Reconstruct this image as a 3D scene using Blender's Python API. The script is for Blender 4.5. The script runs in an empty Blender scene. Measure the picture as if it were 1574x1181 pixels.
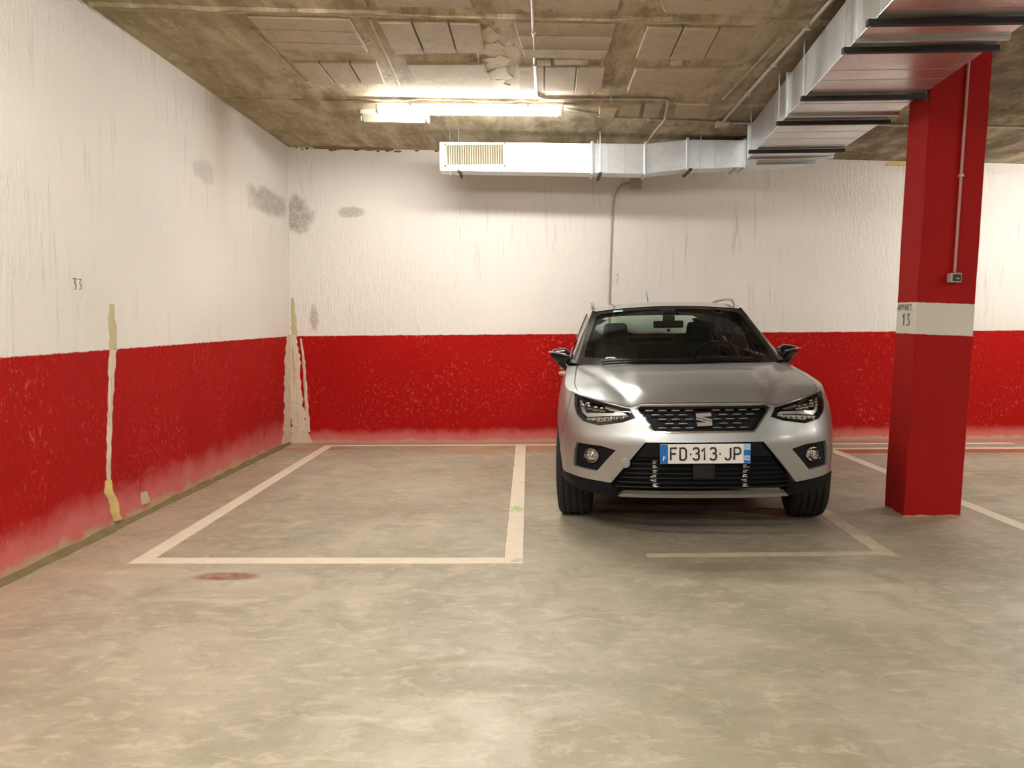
import bpy, bmesh, math, random, bisect
from mathutils import Vector, Matrix, geometry
random.seed(7)
SC = bpy.context.scene
COL = SC.collection

# ------------------------------------------------------------------ camera, world, exposure
FPX, W, HH, EYE = 1290.0, 1574, 1181, 1.33
cam_d = bpy.data.cameras.new('camera'); cam = bpy.data.objects.new('camera', cam_d); COL.objects.link(cam)
cam_d.sensor_fit = 'HORIZONTAL'; cam_d.sensor_width = 36.0; cam_d.lens = 36.0 * FPX / W
cam_d.clip_start = 0.05; cam_d.clip_end = 60
_rt = Vector((0.99964324, 0.02549117, -0.00797442)); _up = Vector((0.00591286, 0.07994957, 0.99678137)); _fw = Vector((-0.02604667, 0.99647291, -0.07977032))
cam.matrix_world = Matrix(((_rt.x, _up.x, -_fw.x, 0), (_rt.y, _up.y, -_fw.y, 0), (_rt.z, _up.z, -_fw.z, EYE), (0, 0, 0, 1)))
SC.camera = cam
world = bpy.data.worlds.new('world'); SC.world = world; world.use_nodes = True
world.node_tree.nodes['Background'].inputs[0].default_value = (0.9, 0.93, 1.0, 1)
world.node_tree.nodes['Background'].inputs[1].default_value = 0.05
SC.view_settings.view_transform = 'Standard'; SC.view_settings.look = 'None'
SC.view_settings.gamma = 1.0; SC.view_settings.use_curve_mapping = False
SC.view_settings.exposure = 1.34
LAMP_STRENGTH = 42.0

# ------------------------------------------------------------------ helpers
def srgb(r, g, b):
    f = lambda c: (c / 255 / 12.92) if c / 255 <= .04045 else ((c / 255 + .055) / 1.055) ** 2.4
    return (f(r), f(g), f(b), 1)

class Nodes:
    def __init__(s, name):
        s.m = bpy.data.materials.new(name); s.m.use_nodes = True; s.t = s.m.node_tree; s.n = s.t.nodes; s.l = s.t.links
        s.b = s.n['Principled BSDF']; s.o = s.n['Material Output']
        s.pos = s.n.new('ShaderNodeNewGeometry').outputs['Position']
    def _set(s, sock, v):
        if isinstance(v, (int, float)): sock.default_value = v
        elif isinstance(v, (tuple, list)): sock.default_value = v
        else: s.l.new(v, sock)
    def math(s, op, a, b=0.0, c=0.0):
        n = s.n.new('ShaderNodeMath'); n.operation = op
        s._set(n.inputs[0], a); s._set(n.inputs[1], b); s._set(n.inputs[2], c); return n.outputs[0]
    def xyz(s, v=None):
        n = s.n.new('ShaderNodeSeparateXYZ'); s.l.new(v or s.pos, n.inputs[0]); return n.outputs
    def vec(s, sc, off=(0, 0, 0), v=None, rot=(0, 0, 0)):
        n = s.n.new('ShaderNodeMapping'); s.l.new(v or s.pos, n.inputs[0])
        n.inputs['Scale'].default_value = sc; n.inputs['Location'].default_value = off; n.inputs['Rotation'].default_value = rot
        return n.outputs[0]
    def noise(s, scale, detail=4, rough=.55, v=None, dist=0.0):
        n = s.n.new('ShaderNodeTexNoise'); s.l.new(v or s.pos, n.inputs['Vector'])
        n.inputs['Scale'].default_value = scale; n.inputs['Detail'].default_value = detail
        n.inputs['Roughness'].default_value = rough; n.inputs['Distortion'].default_value = dist
        return n.outputs['Fac']
    def voronoi(s, scale, v=None, feature='F1'):
        n = s.n.new('ShaderNodeTexVoronoi'); s.l.new(v or s.pos, n.inputs['Vector']); n.inputs['Scale'].default_value = scale
        n.feature = feature; return n.outputs['Distance']
    def step(s, v, a, b, lo=0.0, hi=1.0):
        n = s.n.new('ShaderNodeMapRange'); n.interpolation_type = 'SMOOTHSTEP'
        s._set(n.inputs['Value'], v); n.inputs['From Min'].default_value = a; n.inputs['From Max'].default_value = b
        n.inputs['To Min'].default_value = lo; n.inputs['To Max'].default_value = hi; return n.outputs[0]
    def mix(s, f, a, b, mode='MIX'):
        n = s.n.new('ShaderNodeMix'); n.data_type = 'RGBA'; n.blend_type = mode
        s._set(n.inputs[0], f); s._set(n.inputs[6], a); s._set(n.inputs[7], b); return n.outputs[2]
    def blob(s, c, r, ns=6.0, amt=.5):
        """soft irregular ellipse mask around a world point"""
        o = s.xyz(); acc = None
        for k in range(3):
            if r[k] is None: continue
            d = s.math('POWER', s.math('ABSOLUTE', s.math('DIVIDE', s.math('SUBTRACT', o[k], c[k]), r[k])), 2.0)
            acc = d if acc is None else s.math('ADD', acc, d)
        acc = s.math('ADD', acc, s.math('MULTIPLY', s.math('SUBTRACT', s.noise(ns, 5, .65), .5), amt * 4))
        return s.math('MULTIPLY', s.step(acc, .35, 1.25, 1, 0), s.step(s.noise(ns * 4, 6, .75), .30, .62, .35, 1))
    def bump(s, h, strength=.3, dist=.01, prev=None):
        n = s.n.new('ShaderNodeBump'); s.l.new(h, n.inputs['Height']); n.inputs['Strength'].default_value = strength; n.inputs['Distance'].default_value = dist
        if prev: s.l.new(prev, n.inputs['Normal'])
        return n.outputs[0]
    def fin(s, color=None, rough=None, normal=None, metal=None):
        if color is not None: s._set(s.b.inputs['Base Color'], color)
        if rough is not None: s._set(s.b.inputs['Roughness'], rough)
        if metal is not None: s._set(s.b.inputs['Metallic'], metal)
        if normal is not None: s.l.new(normal, s.b.inputs['Normal'])
        return s.m

def plain(name, col, rough=.5, metal=0.0, coat=0.0, var=.08, emis=None, bscale=0, bstr=0):
    N = Nodes(name); o = N.noise(9, 3)
    c = tuple(col[:3]) + (1,)
    d = tuple(max(0, v * (1 - var * 2)) for v in col[:3]) + (1,)
    N.fin(N.mix(o, d, c), rough, None, metal)
    N.b.inputs['Coat Weight'].default_value = coat; N.b.inputs['Coat Roughness'].default_value = .04
    if emis: N.b.inputs['Emission Color'].default_value = emis[0]; N.b.inputs['Emission Strength'].default_value = emis[1]
    if bscale: N.fin(normal=N.bump(N.noise(bscale, 4), bstr, .005))
    return N.m

class MB:
    def __init__(s): s.v = []; s.f = []
    def add(s, vs, fs):
        o = len(s.v); s.v += [tuple(v) for v in vs]; s.f += [tuple(i + o for i in f) for f in fs]
    def box(s, c, h, M=None):
        x, y, z = c; a, b, d = h
        vs = [Vector((x + i * a, y + j * b, z + k * d)) for i in (-1, 1) for j in (-1, 1) for k in (-1, 1)]
        if M: vs = [M @ v for v in vs]
        s.add(vs, [(0, 1, 3, 2), (4, 6, 7, 5), (0, 4, 5, 1), (2, 3, 7, 6), (0, 2, 6, 4), (1, 5, 7, 3)])
    def prism(s, bot, top):
        n = len(bot)
        s.add(list(bot) + list(top), [tuple(range(n))[::-1], tuple(range(n, 2 * n))] + [(i, (i + 1) % n, (i + 1) % n + n, i + n) for i in range(n)])
    def tube(s, pts, r, n=10, cap=True):
        pts = [Vector(p) for p in pts]; rings = []
        for i, p in enumerate(pts):
            d = ((pts[min(i + 1, len(pts) - 1)] - p).normalized() + (p - pts[max(i - 1, 0)]).normalized())
            if d.length < 1e-6: d = Vector((0, 0, 1))
            d.normalize(); a = d.orthogonal().normalized() if i == 0 else (rings[-1][1] - d * rings[-1][1].dot(d)).normalized()
            rr = r[i] if isinstance(r, (list, tuple)) else r
            b = d.cross(a); rings.append(([p + (a * math.cos(k * 2 * math.pi / n) + b * math.sin(k * 2 * math.pi / n)) * rr for k in range(n)], a))
        vs = [v for q, _ in rings for v in q]; fs = []
        for i in range(len(pts) - 1):
            for k in range(n): fs.append((i * n + k, i * n + (k + 1) % n, (i + 1) * n + (k + 1) % n, (i + 1) * n + k))
        if cap: fs += [tuple(range(n))[::-1], tuple((len(pts) - 1) * n + k for k in range(n))]
        s.add(vs, fs)
    def lathe(s, prof, n, M, mod=None, closed=False):
        """prof: (radius, axial) pairs around local Z, M to place; mod(k, r, a) may change a radius"""
        vs = []; m = len(prof)
        for k in range(n):
            a = 2 * math.pi * k / n
            for r, z in prof:
                rr = mod(k, r, z) if mod else r
                vs.append(M @ Vector((rr * math.cos(a), rr * math.sin(a), z)))
        fs = []
        for k in range(n):
            for i in range(m if closed else m - 1):
                fs.append((k * m + i, k * m + (i + 1) % m, ((k + 1) % n) * m + (i + 1) % m, ((k + 1) % n) * m + i))
        s.add(vs, fs)
    def ball(s, c, r, M=None, nu=14, nv=9):
        vs = []; fs = []
        for j in range(nv + 1):
            t = math.pi * j / nv
            for i in range(nu):
                a = 2 * math.pi * i / nu
                v = Vector((c[0] + r[0] * math.sin(t) * math.cos(a), c[1] + r[1] * math.sin(t) * math.sin(a), c[2] + r[2] * math.cos(t)))
                vs.append(M @ v if M else v)
        for j in range(nv):
            for i in range(nu): fs.append((j * nu + i, j * nu + (i + 1) % nu, (j + 1) * nu + (i + 1) % nu, (j + 1) * nu + i))
        s.add(vs, fs)
    def build(s, name, mat, parent=None, smooth=None, bevel=0, merge=.0004, kind=None):
        me = bpy.data.meshes.new(name); me.from_pydata(s.v, [], s.f)
        bm = bmesh.new(); bm.from_mesh(me)
        bmesh.ops.remove_doubles(bm, verts=bm.verts, dist=merge)
        bmesh.ops.recalc_face_normals(bm, faces=bm.faces)
        if bevel:
            bmesh.ops.bevel(bm, geom=[e for e in bm.edges if e.is_manifold and e.calc_face_angle(0) > .5], offset=bevel, segments=2, affect='EDGES', profile=.6)
        bm.to_mesh(me); bm.free()
        if smooth:
            me.shade_smooth(); me.set_sharp_from_angle(angle=math.radians(smooth))
        me.materials.append(mat)
        o = bpy.data.objects.new(name, me); COL.objects.link(o)
        if parent: o.parent = parent
        if kind: o['kind'] = kind
        return o

def tag(o, label, cat=None, group=None):
    o['label'] = label
    if cat: o['category'] = cat
    if group: o['group'] = group
    return o
def empty(name, loc=(0, 0, 0), rz=0, label=None, cat=None, group=None):
    o = bpy.data.objects.new(name, None); COL.objects.link(o); o.location = loc; o.rotation_euler.z = rz; o.empty_display_size = .1
    if label: tag(o, label, cat, group)
    return o
def copy_tree(o, parent=None):
    c = o.copy(); COL.objects.link(c)
    if parent: c.parent = parent
    for ch in list(o.children): copy_tree(ch, c)
    return c
def text_mesh(txt, size, mat, M, name, parent, depth=.0006, xs=1.0, bold=0.0):
    cu = bpy.data.curves.new('lettering', 'FONT'); cu.body = txt; cu.size = size; cu.extrude = depth; cu.offset = bold
    cu.align_x = 'CENTER'; cu.align_y = 'CENTER'; cu.resolution_u = 4
    t = bpy.data.objects.new('lettering', cu); COL.objects.link(t); bpy.context.view_layer.update()
    me = bpy.data.meshes.new_from_object(t.evaluated_get(bpy.context.evaluated_depsgraph_get()))
    bpy.data.objects.remove(t); me.transform(M @ Matrix.Diagonal((xs, 1, 1, 1))); me.materials.clear(); me.materials.append(mat); me.name = name
    o = bpy.data.objects.new(name, me); COL.objects.link(o)
    if parent: o.parent = parent
    return o
def stroke_mesh(strokes, w, M, name, mat, parent, th=.0015):
    """hand-drawn strokes: polylines in a local xy plane swept to flat ribbons"""
    mb = MB()
    for st in strokes: mb.tube([M @ Vector((x, y, 0)) for x, y in st], w, 6)
    return mb.build(name, mat, parent, smooth=60)

def inpoly(p, poly):
    x, y = p; c = False; n = len(poly); j = n - 1
    for i in range(n):
        xi, yi = poly[i]; xj, yj = poly[j]
        if (yi > y) != (yj > y) and x < (xj - xi) * (y - yi) / (yj - yi) + xi: c = not c
        j = i
    return c
def resample(poly, step):
    out = []
    for i in range(len(poly)):
        a, b = poly[i], poly[(i + 1) % len(poly)]; n = max(1, int(math.ceil(math.dist(a, b) / step)))
        out += [(a[0] + (b[0] - a[0]) * k / n, a[1] + (b[1] - a[1]) * k / n) for k in range(n)]
    return out
def panel(mb, S, outer, holes=(), step=.04, off=0.0, rim=0.0, flip=1, bstep=None):
    """triangulate an outlined region (with holes) of a parametric surface S(a,b); rim folds its edges inwards"""
    bstep = bstep or step
    loops = [resample(outer, bstep)] + [resample(h, bstep) for h in holes]
    pts = []; edges = []
    for lp in loops:
        o = len(pts); pts += [Vector(p) for p in lp]; edges += [(o + i, o + (i + 1) % len(lp)) for i in range(len(lp))]
    bnd = [(p.x, p.y) for p in pts]
    cell = {}
    for p in bnd: cell.setdefault((int(p[0] // step), int(p[1] // step)), []).append(p)
    x0 = min(p[0] for p in outer); x1 = max(p[0] for p in outer); y0 = min(p[1] for p in outer); y1 = max(p[1] for p in outer)
    nx = int((x1 - x0) / step); ny = int((y1 - y0) / step)
    for i in range(nx + 1):
        for j in range(ny + 1):
            q = (x0 + (i + .5 + .25 * (j % 2)) * step, y0 + (j + .5) * step)
            if not inpoly(q, outer) or any(inpoly(q, h) for h in holes): continue
            ci, cj = int(q[0] // step), int(q[1] // step)
            if any(math.dist(q, p) < step * .45 for a in (-1, 0, 1) for b in (-1, 0, 1) for p in cell.get((ci + a, cj + b), ())): continue
            pts.append(Vector(q))
    V, E, Fc = geometry.delaunay_2d_cdt(pts, edges, [], 0, 1e-5)[:3]
    keep = []
    for f in Fc:
        c = (sum(V[i].x for i in f) / len(f), sum(V[i].y for i in f) / len(f))
        if inpoly(c, outer) and not any(inpoly(c, h) for h in holes): keep.append(f)
    used = sorted({i for f in keep for i in f}); idx = {k: i for i, k in enumerate(used)}
    P3 = []; NR = []; h = 2e-3
    for k in used:
        a, b = V[k]; p = Vector(S(a, b)); da = Vector(S(a + h, b)) - Vector(S(a - h, b)); db = Vector(S(a, b + h)) - Vector(S(a, b - h))
        n = da.cross(db); n = n.normalized() * flip if n.length > 1e-12 else Vector((0, 0, 1))
        P3.append(p + n * off); NR.append(n)
    fs = [tuple(idx[i] for i in f) for f in keep]
    vs = list(P3)
    if rim:
        cnt = {}
        for f in fs:
            for i in range(len(f)):
                e = (f[i], f[(i + 1) % len(f)]); k = tuple(sorted(e)); cnt.setdefault(k, []).append(e)
        inner = {}
        for k, es in cnt.items():
            if len(es) == 1:
                for i in k:
                    if i not in inner: inner[i] = len(vs); vs.append(P3[i] - NR[i] * rim)
                a, b = es[0]; fs.append((b, a, inner[a], inner[b]))
    mb.add(vs, fs)
def coons(B, T, L, R):
    """surface over s in [-1,1], v in [0,1] from four border curves: B(s), T(s) and L(v), R(v)"""
    def S(s, v):
        q = (s + 1) / 2; b = Vector(B(s)); t = Vector(T(s)); l = Vector(L(v)); r = Vector(R(v))
        return (b * (1 - v) + t * v + l * (1 - q) + r * q
                - (Vector(B(-1)) * (1 - q) * (1 - v) + Vector(B(1)) * q * (1 - v) + Vector(T(-1)) * (1 - q) * v + Vector(T(1)) * q * v))
    return S
def lin(T, v):
    if v <= T[0][0]: return T[0][1]
    for i in range(len(T) - 1):
        if v <= T[i + 1][0]:
            t = (v - T[i][0]) / (T[i + 1][0] - T[i][0]); return T[i][1] + (T[i + 1][1] - T[i][1]) * t
    return T[-1][1]

# ------------------------------------------------------------------ room materials
def wall_material(name, along, zred=1.145, fade=.12, seed=0, extra=None):
    N = Nodes(name); X, Y, Z = N.xyz(); a = X if along == 'x' else Y
    off = (seed, seed * 2, seed * .5)
    big = N.noise(.9, 4, .5, N.vec((1, 1, 1), off)); fine = N.noise(45, 5, .6)
    drip = N.noise(1.0, 5, .6, N.vec((26, 26, 1.6), off)); dripm = N.noise(1.1, 2, .5, N.vec((1, 1, 1), (seed + 5, 3, 1)))
    c = N.mix(big, srgb(222, 216, 208), srgb(236, 230, 222))
    c = N.mix(N.math('MULTIPLY', N.step(drip, .54, .74), N.step(dripm, .46, .64, .04, .55)), c, srgb(172, 165, 160))
    c = N.mix(N.math('MULTIPLY', N.step(fine, .66, .76), .35), c, srgb(176, 166, 154))
    if extra: c = extra(N, c)
    # red dado
    speck = N.noise(38, 6, .7, N.vec((1, 1, .8), off)); zone = N.noise(1.7, 3, .5, N.vec((1, 1, 1), (seed + 2, 1, 7)))
    red = N.mix(N.noise(2.2, 4), srgb(158, 8, 3), srgb(176, 13, 6))
    red = N.mix(N.math('MULTIPLY', N.step(speck, .54, .68), N.step(zone, .38, .66, .12, .8)), red, srgb(214, 96, 88))
    edge = N.math('ADD', Z, N.math('MULTIPLY', N.math('SUBTRACT', N.noise(14, 4, .7), .5), .022))
    isred = N.step(edge, zred - .004, zred + .004, 1, 0)
    c = N.mix(isred, c, red)
    low = N.math('ADD', Z, N.math('MULTIPLY', N.math('SUBTRACT', N.noise(5, 5, .65), .5), -fade * 1.0))
    c = N.mix(N.step(low, fade * .45, fade * 1.45, .8, 0), c, srgb(214, 122, 116))
    c = N.mix(N.step(low, fade * .08, fade * .42, .85, 0), c, srgb(190, 168, 132))
    hgt = N.math('ADD', N.math('MULTIPLY', N.noise(1, 5, .6, N.vec((34, 34, 9), off)), .8), N.math('MULTIPLY', N.noise(70, 4), .35))
    zone2 = N.noise(.8, 2, .5, N.vec((1, 1, 1), (seed + 9, 2, 4)))
    hgt = N.math('MULTIPLY', hgt, N.step(zone2, .35, .65, .35, 1.0))
    N.b.inputs['Specular IOR Level'].default_value = .2; return N.fin(c, .85, N.bump(hgt, .9, .02))
def left_extra(N, c):
    g = srgb(168, 164, 150)
    c = N.mix(N.math('MULTIPLY', N.blob((0, 8.25, 2.46), (None, .62, .14), 5, .6), .9), c, g)
    c = N.mix(N.math('MULTIPLY', N.blob((0, 6.70, 2.50), (None, .22, .10), 9, .7), .45), c, srgb(170, 156, 150))
    return c
def back_extra(N, c):
    g = srgb(166, 160, 146)
    c = N.mix(N.math('MULTIPLY', N.blob((-2.46, 0, 2.42), (.18, None, .20), 7, .6), .95), c, g)
    c = N.mix(N.math('MULTIPLY', N.blob((-1.90, 0, 2.44), (.16, None, .06), 12, .7), .8), c, g)
    c = N.mix(N.math('MULTIPLY', N.blob((-2.33, 0, 1.32), (.05, None, .15), 14, .8), .8), c, srgb(176, 150, 120))
    return c
M_WL = wall_material('plaster_left', 'y', fade=.22, seed=1.3, extra=left_extra)
M_WB = wall_material('plaster_back', 'x', fade=.11, seed=4.1, extra=back_extra)

def floor_material():
    N = Nodes('polished_concrete'); X, Y, Z = N.xyz()
    n1 = N.noise(.8, 5, .6, dist=.6); n2 = N.noise(3.2, 6, .65, dist=.8); n3 = N.noise(24, 4, .6)
    c = N.mix(N.step(n1, .30, .72), srgb(154, 146, 126), srgb(184, 176, 156))
    c = N.mix(N.step(n2, .42, .68, 0, .6), c, srgb(146, 137, 114)); c = N.mix(N.step(N.noise(9, 6, .7, N.vec((1, 1.8, 1), (4, 1, 0)), .5), .50, .66, 0, .45), c, srgb(206, 196, 174)); c = N.mix(N.step(N.noise(13, 6, .75, N.vec((1, 2, 1), (9, 4, 0)), .8), .56, .68, 0, .5), c, srgb(134, 124, 100))
    c = N.mix(N.step(N.noise(1.7, 4, .6, N.vec((1, 2.2, 1), (3, 7, 0)), .8), .56, .76, 0, .5), c, srgb(214, 202, 176))
    c = N.mix(N.step(n3, .60, .78, 0, .35), c, srgb(138, 126, 100))
    vs = N.noise(6, 5, .7, N.vec((1, 3.2, 1), (11, 2, 0)), .6)
    c = N.mix(N.step(vs, .66, .74, 0, .45), c, srgb(124, 112, 88))
    # reddish tint (painted bounce off the red wall, and paint) and paint spill strips at the foot of the walls
    c = N.mix(N.step(N.math('ADD', X, N.math('MULTIPLY', n2, .6)), -2.4, -1.6, .22, 0), c, srgb(188, 150, 120))
    yy = N.math('ADD', Y, N.math('MULTIPLY', N.math('SUBTRACT', N.noise(2.2, 4), .5), .10))
    band = N.math('MULTIPLY', N.step(yy, 8.03, 8.08), N.step(yy, 8.24, 8.29, 1, 0))
    c = N.mix(N.math('MULTIPLY', band, N.step(X, 1.9, 2.4, 0, .85)), c, srgb(176, 86, 62))
    band2 = N.math('MULTIPLY', N.step(yy, 8.16, 8.20), N.step(yy, 8.60, 8.63, 1, 0))
    c = N.mix(N.math('MULTIPLY', band2, N.math('MULTIPLY', N.step(X, -1.5, -.6), N.step(X, .8, 1.6, .55, 0))), c, srgb(186, 140, 104))
    c = N.mix(N.math('MULTIPLY', N.step(yy, 8.62, 8.66), .6), c, srgb(196, 128, 110))
    c = N.mix(N.math('MULTIPLY', N.blob((-2.25, 8.45, 0), (.45, .12, None), 6, .4), .55), c, srgb(178, 96, 76))
    # dried puddle mark in front of the bay, car's shadow painted as a darker patch in its bay
    ring = N.blob((-1.60, 4.22, 0), (.19, .075, None), 6, .25)
    halo = N.blob((-1.62, 4.18, 0), (.46, .20, None), 4, .35)
    c = N.mix(N.math('MULTIPLY', halo, .30), c, srgb(206, 198, 178))
    c = N.mix(N.math('MULTIPLY', ring, N.step(N.noise(9, 3), .3, .6, .85, 1.0)), c, srgb(140, 84, 60))
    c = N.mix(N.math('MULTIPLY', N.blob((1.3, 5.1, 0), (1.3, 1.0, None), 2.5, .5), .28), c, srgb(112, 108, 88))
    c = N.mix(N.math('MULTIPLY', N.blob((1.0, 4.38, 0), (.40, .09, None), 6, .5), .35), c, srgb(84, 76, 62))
    rough = N.step(n2, .3, .7, .38, .56)
    bmp = N.math('ADD', N.math('MULTIPLY', n3, .5), n2)
    return N.fin(c, rough, N.bump(bmp, .25, .012))
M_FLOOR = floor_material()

def ceiling_material(name, c1, c2, c3, blocky=False):
    N = Nodes(name); X, Y, Z = N.xyz()
    st = N.noise(1, 6, .65, N.vec((5.5, .9, 1), (2, 0, 0)), .5); n = N.noise(3.5, 6, .65, dist=.6); f = N.noise(60, 4, .6)
    c = N.mix(N.step(n if blocky else st, .32, .68), c1, c2)
    c = N.mix(N.step(n, .48, .72, 0, .55), c, c3)
    c = N.mix(N.step(f, .58, .74, 0, .4), c, srgb(92, 76, 50))
    c = N.mix(N.math('MULTIPLY', N.step(X, 1.2, 2.0, 0, .75), N.step(N.noise(1.6, 5, .6, N.vec((1.6, .8, 1))), .34, .6)), c, srgb(92, 76, 50))
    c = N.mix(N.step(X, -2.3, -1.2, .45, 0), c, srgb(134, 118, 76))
    sp = N.noise(11, 6, .7, N.vec((1, .5, 1)), .7); c = N.mix(N.step(sp, .54, .66, 0, .55), c, c3); c = N.mix(N.step(N.noise(14, 6, .7, N.vec((1, .4, 1), (5, 5, 0)), .7), .56, .66, 0, .4), c, c2)
    h = N.math('ADD', N.math('MULTIPLY', n, 1.0), N.math('MULTIPLY', f, .4))
    return N.fin(c, .9, N.bump(h, .5, .02))
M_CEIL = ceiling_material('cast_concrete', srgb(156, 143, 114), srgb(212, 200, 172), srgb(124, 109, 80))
M_BLOCK = ceiling_material('concrete_block_face', srgb(180, 166, 142), srgb(198, 184, 160), srgb(158, 142, 118), True)
M_PALE = ceiling_material('mortar_spill', srgb(196, 182, 150), srgb(214, 202, 172), srgb(176, 160, 128), True)

def line_material(name, wear):
    N = Nodes(name); n = N.noise(7, 6, .7); f = N.noise(40, 4, .6)
    c = N.mix(N.step(n, .3, .7), srgb(222, 208, 184), srgb(232, 220, 198))
    c = N.mix(N.math('MAXIMUM', N.step(f, .60, .75, 0, wear), N.step(n, .55, .68, 0, wear)), c, srgb(188, 174, 146))
    return N.fin(c, .55)
M_LINE = line_material('line_paint', .35); M_LINE2 = line_material('worn_line_paint', .9)
def worn2():
    N = Nodes('very_worn_line_paint'); n = N.noise(5, 6, .7)
    return N.fin(N.mix(N.step(n, .35, .62), srgb(206, 194, 168), srgb(184, 172, 144)), .55)
M_LINE3 = worn2()
def filler():
    N = Nodes('pale_filler'); s1 = N.noise(1, 5, .65, N.vec((60, 60, 3)))
    c = N.mix(N.step(s1, .52, .66, 0, .75), srgb(214, 200, 178), srgb(202, 120, 110)); c = N.mix(N.step(N.noise(12, 5, .7), .52, .7, 0, .6), c, srgb(176, 160, 128))
    return N.fin(c, .85, N.bump(N.noise(45, 4), .6, .006))
M_FILLER = filler()
M_FILLER2 = plain('yellowed_filler', srgb(206, 192, 150), .85, bscale=50, bstr=.5, var=.15)
M_FOAM = plain('expanding_foam', srgb(226, 200, 128), .8, bscale=40, bstr=.6, var=.1)
M_KERB = plain('dirty_cove_mortar', srgb(142, 124, 84), .9, bscale=30, bstr=.6, var=.3)
M_PENCIL = plain('grey_marker', srgb(108, 98, 88), .8)
M_PENCIL2 = plain('faded_marker', srgb(120, 122, 112), .8)
M_DARK = plain('dark_gap', srgb(40, 30, 18), .95)

# ------------------------------------------------------------------ room shell (planes measured from the room's own edges)
def ceil_z(x, y): return (3.19715439 - .03210516 * x - .01845922 * y) / .99931402
def left_x(y, z): return (-2.783982373 + .01944423 * y + .02032458 * z) / .99960434
def back_y(x): return (8.90816075 + .01575061 * x) / .99987595
XR, YF = 11.5, -8.5
def structure(mb, name, mat, **k):
    o = mb.build(name, mat, **k); o['kind'] = 'structure'; return o
mb = MB(); mb.prism([(-2.9, YF - .2, -.2), (XR + .2, YF - .2, -.2), (XR + .2, 9.3, -.2), (-2.9, 9.3, -.2)], [(-2.9, YF - .2, 0), (XR + .2, YF - .2, 0), (XR + .2, 9.3, 0), (-2.9, 9.3, 0)])
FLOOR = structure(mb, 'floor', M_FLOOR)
mb = MB(); pts = [(-2.9, YF - .2), (XR + .2, YF - .2), (XR + .2, 9.3), (-2.9, 9.3)]
mb.prism([(x, y, ceil_z(x, y)) for x, y in pts], [(x, y, ceil_z(x, y) + .25) for x, y in pts])
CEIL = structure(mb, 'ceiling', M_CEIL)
mb = MB(); mb.prism([(left_x(YF, 0), YF, 0), (left_x(8.87, 0), 8.87, 0), (-2.9, 8.87, 0), (-2.9, YF, 0)], [(left_x(YF, 3.5), YF, 3.5), (left_x(8.87, 3.2), 8.87, 3.2), (-2.9, 8.87, 3.2), (-2.9, YF, 3.5)])
WL = structure(mb, 'wall_left', M_WL)
mb = MB(); mb.prism([(-2.9, back_y(-2.9), 0), (XR + .2, back_y(XR + .2), 0), (XR + .2, 9.3, 0), (-2.9, 9.3, 0)], [(-2.9, back_y(-2.9), ceil_z(-2.9, 8.9) + .1), (XR + .2, back_y(XR + .2), ceil_z(XR, 8.9) + .1), (XR + .2, 9.3, ceil_z(XR, 9) + .1), (-2.9, 9.3, ceil_z(-2.9, 9) + .1)])
WB = structure(mb, 'wall_back', M_WB)
mb = MB(); mb.box((XR + .1, 0, 1.6), (.1, 9.2, 1.7)); structure(mb, 'wall_right', M_WL)
mb = MB(); mb.box((4.4, YF - .1, 1.6), (7.3, .1, 1.7)); structure(mb, 'wall_front', M_WB)

# cove of dirty mortar along the foot of the left wall
mb = MB(); ys = [-2 + .12 * i for i in range(91)]; prev = None
for i, y in enumerate(ys):
    if y > 8.86: break
    w = .035 + .018 * random.random(); h = .022 + .014 * random.random(); x = left_x(y, 0)
    ring = [(x - .02, y, 0), (x + w, y, 0.001), (x + w * .35, y, h * .6), (left_x(y, h) + .003, y, h), (x - .02, y, h)]
    if prev: mb.add(prev + ring, [(k, (k + 1) % 5, (k + 1) % 5 + 5, k + 5) for k in range(5)])
    prev = ring
structure(mb, 'baseboard_left', M_KERB)

def floor_strip(a, b, c, d, mat, label=None):
    m = MB(); q = [a, b, c, d]; m.prism([(x, y, .0002) for x, y in q], [(x, y, .002) for x, y in q])
    o = m.build('painted_line', mat, FLOOR)
    if label: o['label'] = label
floor_strip((-2.227, 4.441), (-2.12, 4.55), (-2.102, 8.60), (-2.196, 8.68), M_LINE)
floor_strip((-2.118, 4.55), (-2.225, 4.441), (-.168, 4.441), (-.168, 4.549), M_LINE)
floor_strip((-.166, 4.441), (-.066, 4.441), (-.089, 8.60), (-.19, 8.60), M_LINE2)
floor_strip((-2.10, 8.62), (4.9, 8.60), (4.9, 8.68), (-2.19, 8.69), M_LINE)
floor_strip((2.2, 8.30), (6.9, 8.28), (6.9, 8.35), (2.2, 8.37), M_LINE2)
floor_strip((2.99, 5.10), (3.09, 5.10), (2.97, 8.26), (2.87, 8.26), M_LINE)
floor_strip((3.13, 3.9), (3.23, 3.9), (3.15, 5.06), (3.05, 5.06), M_LINE)
floor_strip((1.90, 4.59), (2.00, 4.57), (1.99, 8.2), (1.90, 8.2), M_LINE3, 'almost worn away pale line')
floor_strip((.62, 4.56), (1.90, 4.60), (1.90, 4.67), (.62, 4.63), M_LINE3, 'almost worn away pale line')
# small blotch of green on the middle line
N = Nodes('green_spill'); M_GREEN = N.fin(N.mix(N.noise(50, 4), srgb(150, 190, 90), srgb(196, 214, 150)), .6)
mb = MB(); random.seed(3)
for k in range(16):
    r = .008 + .014 * random.random(); cx = -.125 + random.uniform(-.04, .04); cy = 5.73 + random.uniform(-.07, .07)
    mb.ball((cx, cy, .0025), (r, r * 1.2, .0016), nu=8, nv=4)
o = mb.build('green_spill', M_GREEN, FLOOR); o['label'] = 'small green blotch on the middle line'; o['kind'] = 'stuff'

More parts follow.
